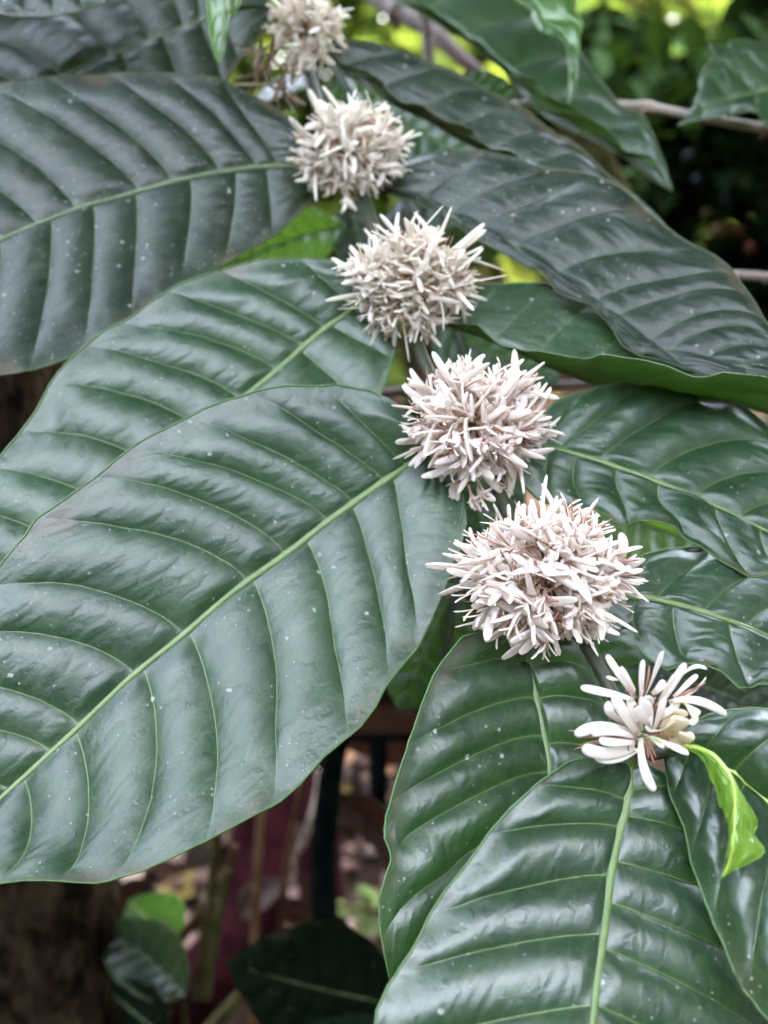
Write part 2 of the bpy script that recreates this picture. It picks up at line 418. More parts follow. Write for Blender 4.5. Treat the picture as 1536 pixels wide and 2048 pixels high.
OLD = dict(mat=M_LEAF_OLD, rib=M_RIB_OLD)
# --- left row, from the top of the picture down
build_leaf('leaf', BR, [(545,20),(480,26),(415,38),(350,62),(250,100),(150,140),(60,185),(-60,250),(-160,320)],
  [(545,15),(520,-25),(430,-75),(300,-85),(150,-50),(20,10),(-80,100),(-140,220),(-160,320)],
  [(548,22),(546,30),(538,50),(520,68),(504,90),(478,122),(450,165),(400,215),(300,262),(150,310),(0,350),(-100,350),(-160,320)],
  [.585,.57,.56,.55], [0,.02,.03,.02,0], [0,-.008,-.012,-.008,0],
  [((400,44),(380,-60)),((365,54),(300,-65)),((300,78),(190,-45)),((222,108),(60,5)),((122,150),(-50,80))],
  [((440,35),(478,118)),((400,42),(440,160)),((325,74),(365,215)),((242,104),(270,260)),((150,140),(170,290)),((60,185),(60,330))],
  seed=21, node=nodeW[1], rib_r=(.0014,.0005), **OLD)
build_leaf('leaf', BR, [(655,345),(610,334),(572,332),(505,335),(435,345),(360,360),(280,382),(215,400),(155,417),(75,448),(0,480),(-120,540),(-230,610),(-330,680)],
  [(655,338),(640,300),(615,265),(585,238),(525,200),(450,163),(400,153),(340,146),(270,146),(215,148),(140,150),(65,158),(0,172),(-120,230),(-230,360),(-310,540),(-330,680)],
  [(658,352),(655,374),(600,425),(565,460),(500,500),(425,542),(360,568),(310,600),(260,635),(215,660),(185,680),(150,710),(100,730),(40,747),(0,752),(-100,760),(-220,750),(-300,715),(-330,680)],
  [.530,.515,.50,.48,.455], [0,.012,.018,.012,0], [0,-.012,-.028,-.03,-.01],
  [((556,332),(440,160)),((513,335),(330,147)),((440,344),(215,148)),((345,363),(90,154)),((278,382),(-20,178)),((152,418),(-120,232)),((75,447),(-215,335)),((-20,490),(-285,470))],
  [((600,334),(628,398)),((530,334),(545,473)),((472,340),(450,527)),((380,356),(360,568)),((272,384),(262,633)),((187,408),(172,690)),((102,438),(55,743)),((0,480),(-60,758)),((-100,530),(-190,752))],
  seed=5, node=nodeW[2], rib_r=(.0017,.0006), amp=.10, wrinkle=.013, **OLD)
build_leaf('leaf', BR, [(772,572),(715,612),(640,665),(555,740),(497,787),(400,872),(280,980),(150,1095),(0,1215),(-130,1310)],
  [(772,568),(748,552),(725,538),(690,525),(650,518),(600,516),(540,518),(500,522),(425,545),(360,568),(310,600),(260,635),(215,658),(183,682),(140,720),(105,760),(85,795),(58,840),(25,882),(0,917),(-60,1000),(-115,1130),(-130,1310)],
  [(775,575),(795,625),(797,660),(790,700),(775,750),(765,785),(700,890),(560,1050),(400,1170),(200,1290),(0,1370),(-80,1370),(-130,1310)],
  [.477,.46,.44,.42,.40], [0,.006,.008,.004,0], [0,-.010,-.015,-.01,0],
  [((705,620),(600,517)),((650,657),(440,540)),((605,697),(335,582)),((552,742),(243,645)),((480,802),(172,690)),((410,863),(100,768)),((320,945),(42,862)),((230,1025),(-15,935)),((140,1103),(-70,1015))],
  [((705,618),(797,660)),((662,650),(785,715)),((602,702),(745,830)),((500,787),(620,985)),((400,872),(480,1115)),((280,980),(330,1210))],
  seed=8, node=nodeW[3], rib_r=(.0017,.0006), amp=.11, wrinkle=.012)
build_leaf('leaf', BR, [(868,903),(810,936),(760,968),(700,1011),(640,1055),(575,1106),(490,1166),(430,1214),(365,1271),(260,1356),(155,1456),(75,1529),(0,1598),(-110,1700),(-220,1800),(-310,1880)],
  [(868,898),(848,860),(812,822),(770,792),(715,775),(660,769),(635,773),(580,772),(520,780),(475,794),(430,806),(380,830),(330,856),(270,890),(220,930),(190,955),(135,995),(80,1032),(40,1085),(0,1132),(-60,1220),(-160,1400),(-240,1600),(-290,1770),(-310,1880)],
  [(872,905),(905,950),(928,1000),(934,1040),(925,1085),(912,1125),(893,1165),(868,1230),(833,1295),(798,1337),(772,1372),(760,1400),(731,1446),(680,1489),(631,1530),(592,1577),(560,1604),(480,1646),(400,1690),(310,1730),(240,1752),(195,1764),(165,1765),(100,1757),(50,1758),(0,1768),(-90,1800),(-190,1850),(-310,1880)],
  [.434,.415,.395,.375,.35], [0,.004,.003,.0,0], [0,-.014,-.026,-.024,0],
  [((815,932),(640,772)),((768,962),(505,783)),((705,1006),(372,834)),((655,1044),(262,896)),((570,1110),(193,952)),((495,1163),(78,1034)),((367,1269),(-30,1175)),((270,1348),(-95,1280)),((160,1452),(-150,1380)),((102,1503),(-205,1500)),((20,1580),(-260,1670))],
  [((783,953),(838,1285)),((700,1011),(778,1365)),((610,1078),(690,1478)),((502,1157),(540,1612)),((375,1262),(412,1685)),((285,1336),(225,1756)),((150,1461),(112,1757)),((47,1556),(-20,1775)),((-60,1655),(-130,1820))],
  seed=4, node=nodeW[4], rib_r=(.0018,.0008), nv=44, amp=.085, wrinkle=.007)
build_leaf('leaf', BR, [(1055,1300),(1055,1315),(1063,1350),(1073,1400),(1086,1460),(1100,1540),(1103,1640),(1085,1760),(1040,1890),(980,2010),(920,2110)],
  [(1052,1290),(1000,1255),(940,1257),(918,1285),(888,1322),(863,1357),(843,1405),(823,1465),(798,1545),(786,1590),(771,1640),(769,1668),(781,1700),(782,1730),(768,1760),(758,1800),(758,1850),(766,1900),(775,1940),(800,2010),(850,2080),(920,2110)],
  [(1062,1295),(1110,1275),(1150,1278),(1168,1298),(1180,1330),(1205,1400),(1232,1480),(1245,1580),(1235,1720),(1190,1870),(1080,2030),(920,2110)],
  [.398,.388,.374,.362,.352], [0,-.012,-.018,-.016,0], [0,.008,.012,.01,0],
  [((1050,1320),(870,1345)),((1068,1400),(817,1490)),((1085,1475),(783,1600)),((1100,1545),(782,1720)),((1100,1640),(762,1880)),((1085,1750),(790,1990))],
  [((1060,1330),(1180,1340)),((1075,1400),(1208,1410)),((1092,1490),(1240,1520)),((1100,1560),(1242,1640)),((1100,1660),(1220,1790))],
  seed=14, node=nodeW[5], rib_r=(.0016,.0006), mat=M_LEAF_FRESH, amp=.135, wrinkle=.004)
build_leaf('leaf', BR, [(1262,1535),(1260,1560),(1255,1600),(1243,1650),(1228,1715),(1218,1775),(1210,1850),(1203,1900),(1193,1970),(1185,2048),(1172,2150),(1150,2260),(1130,2340)],
  [(1258,1530),(1225,1515),(1193,1509),(1153,1517),(1113,1540),(1068,1575),(1028,1610),(978,1665),(953,1700),(918,1750),(878,1800),(853,1845),(828,1895),(798,1940),(770,1985),(750,2040),(755,2120),(830,2230),(970,2310),(1130,2340)],
  [(1266,1532),(1300,1530),(1340,1560),(1385,1640),(1430,1740),(1490,1870),(1530,1990),(1545,2100),(1470,2230),(1300,2320),(1130,2340)],
  [.363,.346,.328,.312,.302], [0,-.002,-.004,-.004,0], [0,.006,.010,.012,.0],
  [((1250,1600),(1075,1568)),((1237,1655),(975,1668)),((1219,1752),(860,1832)),((1205,1868),(795,1945)),((1185,2010),(752,2110)),((1173,2130),(800,2200))],
  [((1262,1585),(1350,1572)),((1252,1635),(1400,1672)),((1235,1725),(1455,1795)),((1222,1807),(1510,1930)),((1208,1897),(1542,2080)),((1190,2010),(1510,2180))],
  seed=17, node=nodeW[6], rib_r=(.0019,.0008), mat=M_LEAF_FRESH, amp=.125, wrinkle=.004, nv=40)
# --- right row
build_leaf('leaf', BR, [(650,100),(680,140),(712,164),(778,205),(862,246),(940,292),(1010,312),(1090,345),(1180,385),(1260,415),(1330,450)],
  [(652,92),(680,82),(729,82),(771,93),(820,109),(862,125),(908,142),(934,156),(963,177),(999,194),(1022,208),(1054,225),(1074,241),(1113,270),(1145,283),(1168,303),(1183,318),(1205,342),(1248,375),(1290,410),(1330,450)],
  [(652,104),(685,130),(720,140),(748,150),(765,163),(778,182),(807,208),(843,210),(862,225),(892,242),(944,257),(957,277),(983,295),(1022,299),(1045,318),(1100,350),(1200,395),(1330,450)],
  [.578,.57,.56,.545,.53], [0,.006,.01,.006,0], [0,-.012,-.015,-.012,0],
  seed=31, node=nodeW[1], rib_r=(.0010,.0004), nveins=8, wave=.0004, amp=.06, wrinkle=.006, **OLD)
build_leaf('leaf', BR, [(735,362),(788,388),(840,403),(903,431),(963,458),(1028,496),(1113,551),(1188,606),(1233,637),(1298,686),(1350,706),(1420,722),(1536,745),(1620,780)],
  [(735,358),(780,335),(813,318),(868,302),(943,300),(993,307),(1048,325),(1093,340),(1148,345),(1193,355),(1243,377),(1273,405),(1308,435),(1358,475),(1398,497),(1428,510),(1463,540),(1488,575),(1513,610),(1533,645),(1590,710),(1620,780)],
  [(738,366),(790,392),(833,402),(863,425),(898,435),(918,445),(938,470),(968,487),(1008,506),(1048,531),(1083,541),(1098,565),(1118,585),(1158,606),(1193,616),(1213,640),(1233,675),(1248,696),(1273,711),(1303,708),(1330,722),(1400,745),(1480,765),(1620,780)],
  [.525,.50,.475,.455,.44], [0,.012,.02,.012,0], [0,-.008,-.012,-.008,0],
  [((840,403),(975,303)),((903,431),(1090,339)),((963,458),(1185,353)),((1028,496),(1295,423)),((1113,551),(1402,499)),((1188,606),(1470,548)),((1233,637),(1502,592)),((1298,686),(1532,643)),((1340,703),(1570,690))],
  [((903,431),(968,487)),((1028,496),(1118,585)),((1188,606),(1248,696))],
  seed=33, node=nodeW[2], rib_r=(.0011,.0005), wrinkle=.018, amp=.095, mat=M_LEAF_OLD, rib=M_RIB_OLD, wave=.0005)
build_leaf('leaf', BR, [(850,638),(900,656),(960,674),(1018,698),(1078,725),(1138,750),(1203,775),(1268,790),(1333,791),(1408,796),(1468,806),(1508,820),(1545,832),(1640,880)],
  [(850,632),(880,605),(935,573),(993,569),(1048,566),(1120,572),(1220,600),(1330,640),(1440,690),(1540,750),(1640,880)],
  [(852,642),(900,648),(953,650),(978,673),(1018,694),(1088,705),(1168,720),(1203,711),(1268,719),(1343,735),(1373,750),(1408,756),(1443,745),(1493,750),(1540,762),(1640,880)],
  [.475,.465,.455,.45,.45], [0,.018,.022,.016,0], [0,-.022,-.034,-.034,0],
  seed=35, node=nodeW[3], rib_r=(.0009,.0005), nveins=8, wave=.0003, camber=.001, amp=.05, wrinkle=.006)
build_leaf('leaf', BR, [(1060,892),(1095,896),(1128,902),(1198,922),(1298,957),(1393,995),(1438,1015),(1493,1042),(1545,1068),(1620,1105),(1700,1130)],
  [(1060,886),(1075,840),(1095,815),(1118,798),(1168,782),(1218,772),(1300,760),(1400,775),(1500,825),(1600,920),(1670,1030),(1700,1130)],
  [(1058,898),(1005,915),(1010,930),(1038,955),(1053,980),(1078,1000),(1130,1012),(1168,1015),(1218,1035),(1243,1056),(1273,1046),(1318,1045),(1343,1055),(1368,1077),(1403,1095),(1433,1120),(1478,1145),(1508,1155),(1540,1150),(1620,1150),(1700,1130)],
  [.436,.430,.425,.42,.42], [0,.016,.03,.02,0], [0,-.006,-.012,-.012,0],
  [((1095,896),(1170,781)),((1128,902),(1290,762)),((1198,922),(1450,796)),((1298,957),(1585,900)),((1393,995),(1650,990)),((1480,1036),(1680,1060))],
  [((1105,897),(1100,1006)),((1158,910),(1180,1017)),((1238,936),(1272,1047)),((1318,965),(1380,1085)),((1433,1013),(1500,1153)),((1520,1055),(1590,1152))],
  seed=37, node=nodeW[4], rib_r=(.0016,.0006), amp=.13, wrinkle=.01)
build_leaf('leaf', BR, [(1215,1185),(1263,1192),(1318,1200),(1393,1220),(1468,1245),(1536,1272),(1620,1310),(1720,1360)],
  [(1215,1180),(1250,1150),(1268,1133),(1293,1108),(1368,1095),(1398,1095),(1460,1090),(1540,1110),(1620,1170),(1690,1260),(1720,1360)],
  [(1212,1190),(1185,1230),(1190,1265),(1208,1290),(1228,1281),(1268,1295),(1298,1320),(1328,1342),(1348,1340),(1388,1325),(1433,1335),(1453,1360),(1488,1382),(1508,1375),(1523,1366),(1540,1372),(1620,1395),(1720,1360)],
  [.396,.395,.395,.40,.40], [0,.018,.03,.03,0], [0,-.006,-.012,-.014,0],
  [((1255,1190),(1300,1106)),((1313,1199),(1440,1092)),((1408,1224),(1570,1130)),((1490,1253),(1650,1205))],
  [((1275,1194),(1285,1310)),((1350,1208),(1392,1326)),((1460,1242),(1512,1374)),((1560,1284),(1610,1393))],
  seed=39, node=nodeW[5], rib_r=(.0016,.0006), amp=.11, wrinkle=.01)
build_leaf('leaf', BR, [(1330,1488),(1400,1510),(1468,1545),(1503,1575),(1545,1612),(1640,1700),(1740,1830),(1800,1980)],
  [(1332,1484),(1370,1455),(1420,1430),(1480,1418),(1550,1420),(1650,1460),(1750,1570),(1810,1760),(1800,1980)],
  [(1330,1494),(1333,1545),(1340,1585),(1358,1625),(1373,1660),(1378,1715),(1403,1780),(1438,1870),(1468,1940),(1503,2000),(1545,2048),(1640,2100),(1740,2080),(1800,1980)],
  [.362,.352,.342,.33,.32], [0,.004,.006,.004,0], [0,-.012,-.020,-.018,0],
  [((1400,1510),(1480,1418)),((1468,1545),(1600,1438)),((1545,1612),(1720,1535))],
  [((1380,1503),(1345,1600)),((1430,1525),(1378,1715)),((1490,1563),(1425,1840)),((1560,1625),(1500,1996)),((1640,1700),(1600,2080))],
  seed=41, node=nodeW[6], rib_r=(.0016,.0008), mat=M_LEAF_FRESH, rib=M_RIB_YOUNG, amp=.15, camber=.008)
build_leaf('young_leaf', BR, [(1366,1492),(1395,1497),(1425,1510),(1447,1535),(1461,1556),(1469,1585),(1470,1625),(1468,1665),(1460,1720),(1443,1757)],
  [(1366,1494),(1384,1502),(1398,1509),(1412,1530),(1421,1555),(1432,1578),(1443,1606),(1455,1649),(1460,1692),(1456,1725),(1443,1757)],
  [(1368,1488),(1384,1489),(1409,1500),(1438,1518),(1458,1542),(1472,1576),(1492,1604),(1514,1632),(1519,1648),(1509,1669),(1526,1697),(1529,1705),(1518,1717),(1468,1740),(1443,1757)],
  [.345,.335,.325,.32,.32], [0,.004,.006,.004,0], [0,.002,.004,.002,0],
  seed=43, node=at(1345,1496,.354), rib_r=(.0008,.0003), mat=M_LEAF_YOUNG, rib=M_RIB_YOUNG, amp=.10, nveins=6, wave=.0006,
  label='small bright yellow green young leaf drooping below the last flower cluster', rim=.0003)

# ------------------------------------------------------------------ flowers
def petal_mat(name, tip, base, tr):
    m, nt, N, L = newmat(name)
    out = N.new('ShaderNodeOutputMaterial'); tc = N.new('ShaderNodeTexCoord').outputs['Object']
    a = N.new('ShaderNodeAttribute'); a.attribute_name = 'along'
    col = mix(N, L, ramp_fac(N, L, a.outputs['Fac'], 0.0, 0.75), base, tip)
    n = noise(N, L, 420, 3, 0.6, tc)
    col = mix(N, L, mathn(N, L, 'MULTIPLY', ramp_fac(N, L, n, 0.45, 0.8), 0.35), col, base)
    b2 = mix(N, L, ramp_fac(N, L, noise(N, L, 90, 2, 0.5, tc), 0.5, 0.75), col, tuple(0.9 * x for x in tip))
    p = N.new('ShaderNodeBsdfPrincipled'); L.new(b2, p.inputs['Base Color']); p.inputs['Roughness'].default_value = 0.5
    p.inputs['Specular IOR Level'].default_value = 0.35
    b = N.new('ShaderNodeBump'); b.inputs['Strength'].default_value = 0.3; b.inputs['Distance'].default_value = 0.0004
    L.new(n, b.inputs['Height']); L.new(b.outputs[0], p.inputs['Normal'])
    t = N.new('ShaderNodeBsdfTranslucent'); L.new(b2, t.inputs['Color'])
    ms = N.new('ShaderNodeMixShader'); ms.inputs[0].default_value = tr
    L.new(p.outputs[0], ms.inputs[1]); L.new(t.outputs[0], ms.inputs[2]); L.new(ms.outputs[0], out.inputs[0])
    return m
M_PET = petal_mat('white_petal', (0.92, 0.845, 0.775), (0.86, 0.67, 0.52), 0.4)
M_PET_CREAM = petal_mat('cream_petal', (0.90, 0.845, 0.75), (0.80, 0.67, 0.51), 0.4)
M_PET_FRESH = petal_mat('fresh_petal', (0.92, 0.87, 0.82), (0.86, 0.77, 0.67), 0.35)
M_PET_YELLOW = petal_mat('yellowing_petal', (0.88, 0.80, 0.58), (0.82, 0.70, 0.45), 0.3)
M_PET_BROWN = petal_mat('wilted_petal', (0.34, 0.26, 0.17), (0.20, 0.13, 0.08), 0.3)
M_STAMEN = simple('brown_stamen', (0.26, 0.10, 0.07), (0.42, 0.22, 0.15), 300, 0.6, 0.1, 0.0003)
M_CALYX = simple('green_bud_base', (0.10, 0.10, 0.035), (0.17, 0.10, 0.055), 200, 0.6, 0.4, 0.0006)

PROF_S = np.array([0, .12, .26, .4, .54, .66, .77, .86, .93, .98, 1.0])
PROF_W = np.array([.52, .62, .75, .87, .96, 1, 1, .95, .82, .55, .14])
def bez(a, b, c, n=9, s=None):
    t = (np.linspace(0, 1, n) if s is None else s)[:, None]
    return a * (1 - t) ** 2 + 2 * b * t * (1 - t) + c * t * t
def petal(mb, a, b, c, w, flat=.5, mi=0, nrm=None, s0=0.0, hook=None, twist=0.0):
    t = PROF_S[:, None]
    pts = bez(a, b, c, s=PROF_S)
    if hook is not None: pts = pts + hook * np.clip((t - .45) / .55, 0, 1) ** 2       # the end curls away
    if nrm is None and twist:
        T = unit(c - a); n0 = unit(np.cross(T, TOCAM + .1)); n1 = np.cross(T, n0)
        th = twist + PROF_S[:, None] * twist * .6; nrm = n0 * np.cos(th) + n1 * np.sin(th)
    tube(mb, pts, PROF_W * w, 10, flat, nrm, mi, True, flat * .75, along=s0 + (1 - s0) * PROF_S)
def stamen(mb, a, b, c, r=.00024):
    s = np.linspace(0, 1, 7); pts = bez(a, b, c, s=s)
    rr = np.full(7, r); rr[-3:] = r * 1.5; rr[-1] = r * .5
    tube(mb, pts, rr, 4, 1, None, 1)
def unit(v): return v / (np.linalg.norm(v) + 1e-12)
TOCAM = -FW

def blossom(parent, c, axis, Rad, scale, mats, rnd, npet, wid, wilt, name='blossom', label=None):
    """one star flower: narrow tube, five or six strap petals, brown thread stamens, forked pale style"""
    mb = MB()
    def S(v): return c + (RT * v[0] * scale[0] + UP * v[1] * scale[1] + TOCAM * v[2] * scale[2])
    g3 = lambda q: np.array([rnd.gauss(0, 1) for _ in range(3)]) * q
    ax = unit(np.asarray(axis, float) + g3(.13)); ref = unit(np.cross(ax, [0.31, 0.7, 0.2])); r2 = np.cross(ax, ref)
    L = rnd.uniform(.80, 1.07 - .06 * wilt)
    j0 = rnd.uniform(.40, .56)
    throat = ax * j0
    tube(mb, np.array([S(ax * .08), S(ax * .25), S(throat)]), [wid * .40, wid * .36, wid * .55], 6, 1, None, 0, along=np.array([0, .1, .25]))
    ph = rnd.uniform(0, 6.28)
    unit_len = float(np.mean(scale))
    for k in range(npet):
        th = ph + k * 6.283 / npet + rnd.uniform(-.3, .3)
        pd = ref * math.cos(th) + r2 * math.sin(th)
        sp_ = rnd.uniform(.08, .42) + wilt * rnd.uniform(0, .35)
        ln = (L - j0) * rnd.uniform(.6, 1.1 - .15 * wilt)
        mid_ = throat + ax * ln * .55 + pd * ln * sp_ * .45 + g3(.03)
        tip = throat + ax * ln * (1.0 - .5 * sp_ * sp_) + pd * ln * (sp_ * 1.5) + g3(.04 + .06 * wilt)
        hk = (pd * rnd.uniform(-.16, .26) + g3(.12 + .14 * wilt))
        hk = (RT * hk[0] + UP * hk[1] + TOCAM * hk[2]) * unit_len
        petal(mb, S(throat * .97), S(mid_), S(tip), wid * rnd.choice([.6, .8, 1.0, 1.15, 1.3]) * (1 - .2 * wilt), rnd.uniform(.32, .6), s0=.2, hook=hk, twist=rnd.uniform(.2, 3))
    for k in range(rnd.choice([2, 3, 3, 4])):
        th = rnd.uniform(0, 6.28); pd = ref * math.cos(th) + r2 * math.sin(th)
        ln = (min(L, 1.0) - j0) * rnd.uniform(.6, .95); sp_ = rnd.uniform(.15, .5)
        b_ = throat + ax * ln * .7 + pd * ln * sp_ * .4
        e_ = throat + ax * ln * rnd.uniform(.7, 1.0) + pd * ln * (sp_ + .3) + g3(.12)
        stamen(mb, S(throat), S(b_), S(e_), .00020)
    if rnd.random() < .7:                                # forked style
        e0 = throat + ax * (L - j0) * .8
        tube(mb, np.array([S(throat), S(e0)]), .00028, 5, 1, None, 0, along=.6)
        for sg in (-1, 1):
            petal(mb, S(e0), S(e0 + ax * .12 + ref * .03 * sg), S(e0 + ax * .2 + ref * .13 * sg), .00042, .8)
    o = link(name, mb.mesh(name), mats, parent)
    if label: o['label'] = label
    return o

def node_core(c, r, seed):
    mb = MB(); rnd = random.Random(seed)
    for k in range(16):
        d = unit(np.array([rnd.gauss(0, 1) for _ in range(3)]))
        a = c + d * r * .2; b = c + d * r * rnd.uniform(.6, 1.0)
        tube(mb, np.array([a, (a + b) / 2, b]), [r * .22, r * .2, r * .06], 6)
    o = link('flower_cluster', mb.mesh('flower_cluster'), M_CALYX, BR)
    return o
def px2m(p, d): return p * d / FPX

def cluster(center, d, rx, ry, n, wid, mats, seed, tilt=0.0, wilt=0.0, rz=.95, zmin=-.35, label=None, extra=()):
    rnd = random.Random(seed); c = at(center[0], center[1], d)
    fl = node_core(c, px2m(min(rx, ry), d) * .4, seed)
    if label: fl['label'] = label
    sc = (px2m(rx, d), px2m(ry, d), px2m(min(rx, ry), d) * rz)
    ga = math.pi * (3 - math.sqrt(5)); k = 0; made = 0
    ntot = int(n * 2 / (1 - zmin))
    for k in range(ntot):
        z = 1 - 2 * (k + .5) / ntot
        if z < zmin: continue
        th = k * ga + rnd.uniform(-.25, .25); rr = math.sqrt(1 - z * z)
        v = np.array([rr * math.cos(th), rr * math.sin(th), z + rnd.uniform(-.12, .12)])
        if tilt:
            ct, st = math.cos(tilt), math.sin(tilt); v = np.array([v[0] * ct - v[1] * st, v[0] * st + v[1] * ct, v[2]])
            # squash along the tilted axis is handled by rx, ry before tilting
        blossom(fl, c, v, 1, sc, mats, rnd, rnd.choice([5, 5, 6]), wid, wilt)
    for e in extra: blossom(fl, at(e[0], e[1], d + e[2]), np.array(e[3]), 1, (e[4],) * 3, e[5] if len(e) > 5 else mats, rnd, 5, wid * .9, wilt)
    return fl
SM = [M_PET, M_STAMEN]; SC = [M_PET_CREAM, M_STAMEN]; SB = [M_PET_BROWN, M_STAMEN]
cluster((612, 60), .560, 84, 82, 30, .00135, SC, 101, wilt=.8, label='highest flower cluster, half wilted, brown petals hanging below it',
        extra=[(585, 95, -.012, (-.15, -1, .1), .031, SB), (562, 95, -.012, (-.35, -1, .2), .028, SB), (572, 115, -.010, (-.05, -1, .1), .026, SB), (552, 80, -.014, (-.7, -.7, .3), .020, SB), (600, 100, -.01, (.05, -1, .15), .022, SB), (575, 80, -.018, (-.3, -.8, .4), .024, SB)])
cluster((702, 300), .512, 122, 92, 50, .00142, SC, 102, wilt=.35, label='cream flower cluster just below the wilted topmost one',
        extra=[(690, 360, 0, (.15, -1, .1), .017)])
cluster((822, 562), .463, 136, 110, 64, .00128, SC, 103, wilt=.6, label='greyish cream flower cluster with thin curled petals, third from the top',
        extra=[(815, 620, .008, (.1, -1, .1), .014), (830, 625, .010, (.3, -1, 0), .013)])
cluster((950, 848), .418, 150, 128, 68, .00138, SM, 104, wilt=.2, label='pinkish white flower cluster with a ragged tail of petals below',
        extra=[(945, 930, .004, (.1, -1, .1), .016), (925, 935, .008, (-.3, -1, .2), .012), (975, 930, .006, (.5, -1, .1), .013), (935, 965, .008, (.25, -1, .1), .012)])
cluster((1092, 1148), .376, 182, 151, 92, .00142, SM, 105, wilt=.1, label='largest and widest flower cluster, white with pale brown stamens')

# the young cluster at the tip: few open flowers, drawn petal by petal
F6 = node_core(at(1282, 1490, .352), .006, 6)
F6['label'] = 'small open flower cluster of long white petals at the branch tip'
def z6(x, y, z=0.0): return at(1100 + x / 3.523, 1280 + y / 3.523, .345 - z)
def flower6(petals, stamens, mats):
    mb = MB()
    for p in petals:
        (x0, y0, z0), (x1, y1, z1), w = p[:3]
        a = z6(x0, y0, z0); c = z6(x1, y1, z1)
        m = z6(p[3][0], p[3][1], (z0 + z1) / 2 + .003) if len(p) > 3 else (a + c) / 2 + TOCAM * .002
        petal(mb, a, m * 2 - (a + c) / 2 if len(p) > 3 else m, c, w / 2 * .9 * .345 / FPX / 3.523, .30, nrm=unit(TOCAM + UP * math.sin(x0 * .7 + y1) * .7 + RT * math.cos(x1 + y0 * .3) * .7), hook=(RT * math.sin(x1 * 1.7) + UP * math.cos(y1 * 1.3)) * .0007)
    for (x0, y0), (x1, y1), (x2, y2) in stamens:
        stamen(mb, z6(x0, y0, .004), z6(x1, y1, .009), z6(x2, y2, .008), .00025)
    return link('blossom', mb.mesh('blossom'), mats, F6)
SF = [M_PET_FRESH, M_STAMEN]; SY = [M_PET_YELLOW, M_STAMEN]
flower6([((600,410,0),(385,95,.004),60),((600,360,.002),(488,190,.010),68),((640,420,.004),(640,155,.014),66),((670,400,.0),(785,92,.010),70),
         ((590,420,.006),(220,348,.012),66,(400,372)),((480,280,0),(405,262,.002),34)],
        [((640,400),(690,350),(700,180)),((620,410),(560,350),(530,360)),((640,430),(600,460),(590,480))], SF)
flower6([((760,470,.002),(950,158,.012),62),((930,250,.004),(1098,186,.006),34,(1010,190)),((870,400,0),(1028,235,.004),46),((880,430,.0),(1115,275,.0),36,(1000,370)),
         ((840,440,.004),(1228,515,.008),72,(1030,425)),((770,420,.006),(880,220,.010),54),((720,380,.006),(800,300,.012),60)],
        [((900,410),(980,370),(1100,300)),((860,420),(930,380),(1010,345)),((760,440),(730,460),(745,500))], SF)
flower6([((620,670,.006),(440,400,.018),90),((540,600,.002),(425,450,.008),74,(430,520)),((560,590,.0),(530,480,.006),60),((690,600,.008),(600,470,.018),70),((700,640,.010),(720,560,.020),62),
         ((700,470,.004),(690,400,.014),80),((700,640,.004),(640,405,.012),78),((730,640,.004),(800,410,.012),78),((690,620,.006),(690,440,.016),80),((640,640,.0),(560,430,.006),80),((780,620,.0),(900,430,.004),80),((760,560,.004),(840,480,.010),60),((640,560,0),(520,560,.008),60)],
        [((690,460),(720,440),(745,400)),((700,480),(740,470),(800,455)),((560,520),(570,560),(555,600))], SF)
flower6([((600,660,.004),(160,655,.012),86,(380,612)),((610,690,.008),(290,650,.016),70,(430,640)),((600,760,.004),(215,755,.014),104,(400,800)),((600,720,.008),(330,720,.016),66),((620,770,.002),(300,800,.008),70,(450,840))],
        [((620,680),(420,670),(180,690)),((600,690),(400,700),(170,770)),((610,680),(450,650),(130,640)),((600,690),(400,690),(210,740)),((640,690),(520,740),(560,780))], SF)
flower6([((640,690,.006),(745,1062,.012),74,(660,900)),((720,670,.006),(962,785,.012),60,(850,740)),((690,680,.010),(795,755,.016),40),((760,640,.004),(690,620,.016),70)],
        [((700,690),(720,780),(750,830)),((690,690),(700,800),(740,880)),((660,680),(760,660),(830,670)),((640,690),(700,730),(690,850))], SF)
flower6([((790,690,.002),(945,545,.014),138,(890,600)),((860,720,.0),(975,640,.010),135,(940,690)),((930,440,.0),(1025,545,.010),108,(1000,480)),((1030,520,.0),(985,600,.006),70),((760,640,.006),(870,590,.014),66),
         ((790,560,.002),(955,520,.010),70,(880,510)),((800,760,.0),(960,680,.006),90)],
        [((840,660),(860,690),(830,720))], SY)
# ------------------------------------------------------------------ leaves and twigs of the neighbouring branches
def qleaf(parent, p0, p1, w, d0, d1, bend=0.0, name='leaf', mat=M_LEAF, rib=M_RIB, seed=1, offs=(.0, -.01), amp=.14, nveins=7, prof=.85, node=None, label=None, nv=20, rib_r=(.0013, .0004), wob=.04, **k):
    """a leaf from base p0 to tip p1 (pixels), w pixels wide"""
    p0 = np.array(p0, float); p1 = np.array(p1, float); ax = p1 - p0; pr = np.array([-ax[1], ax[0]]) / np.linalg.norm(ax)
    u = np.linspace(0, 1, 13); m = p0 + ax * u[:, None] + pr * (bend * np.sin(np.pi * u))[:, None]
    pf = np.sin(np.pi * u ** prof) ** .8; pf[0] = 0; pf[-1] = 0
    wa = pf * w / 2 * (1 + wob * vnoise(u * 9, seed)); wb = pf * w / 2 * (1 + wob * vnoise(u * 9 + 50, seed))
    return build_leaf(name, parent, m, m - pr * wa[:, None], m + pr * wb[:, None], [d0, (d0 + d1) / 2, d1], [0, offs[0], 0], [0, offs[1], 0],
                      mat=mat, rib=rib, seed=seed, amp=amp, nveins=nveins, nv=nv, node=node, label=label, rib_r=rib_r, **k)

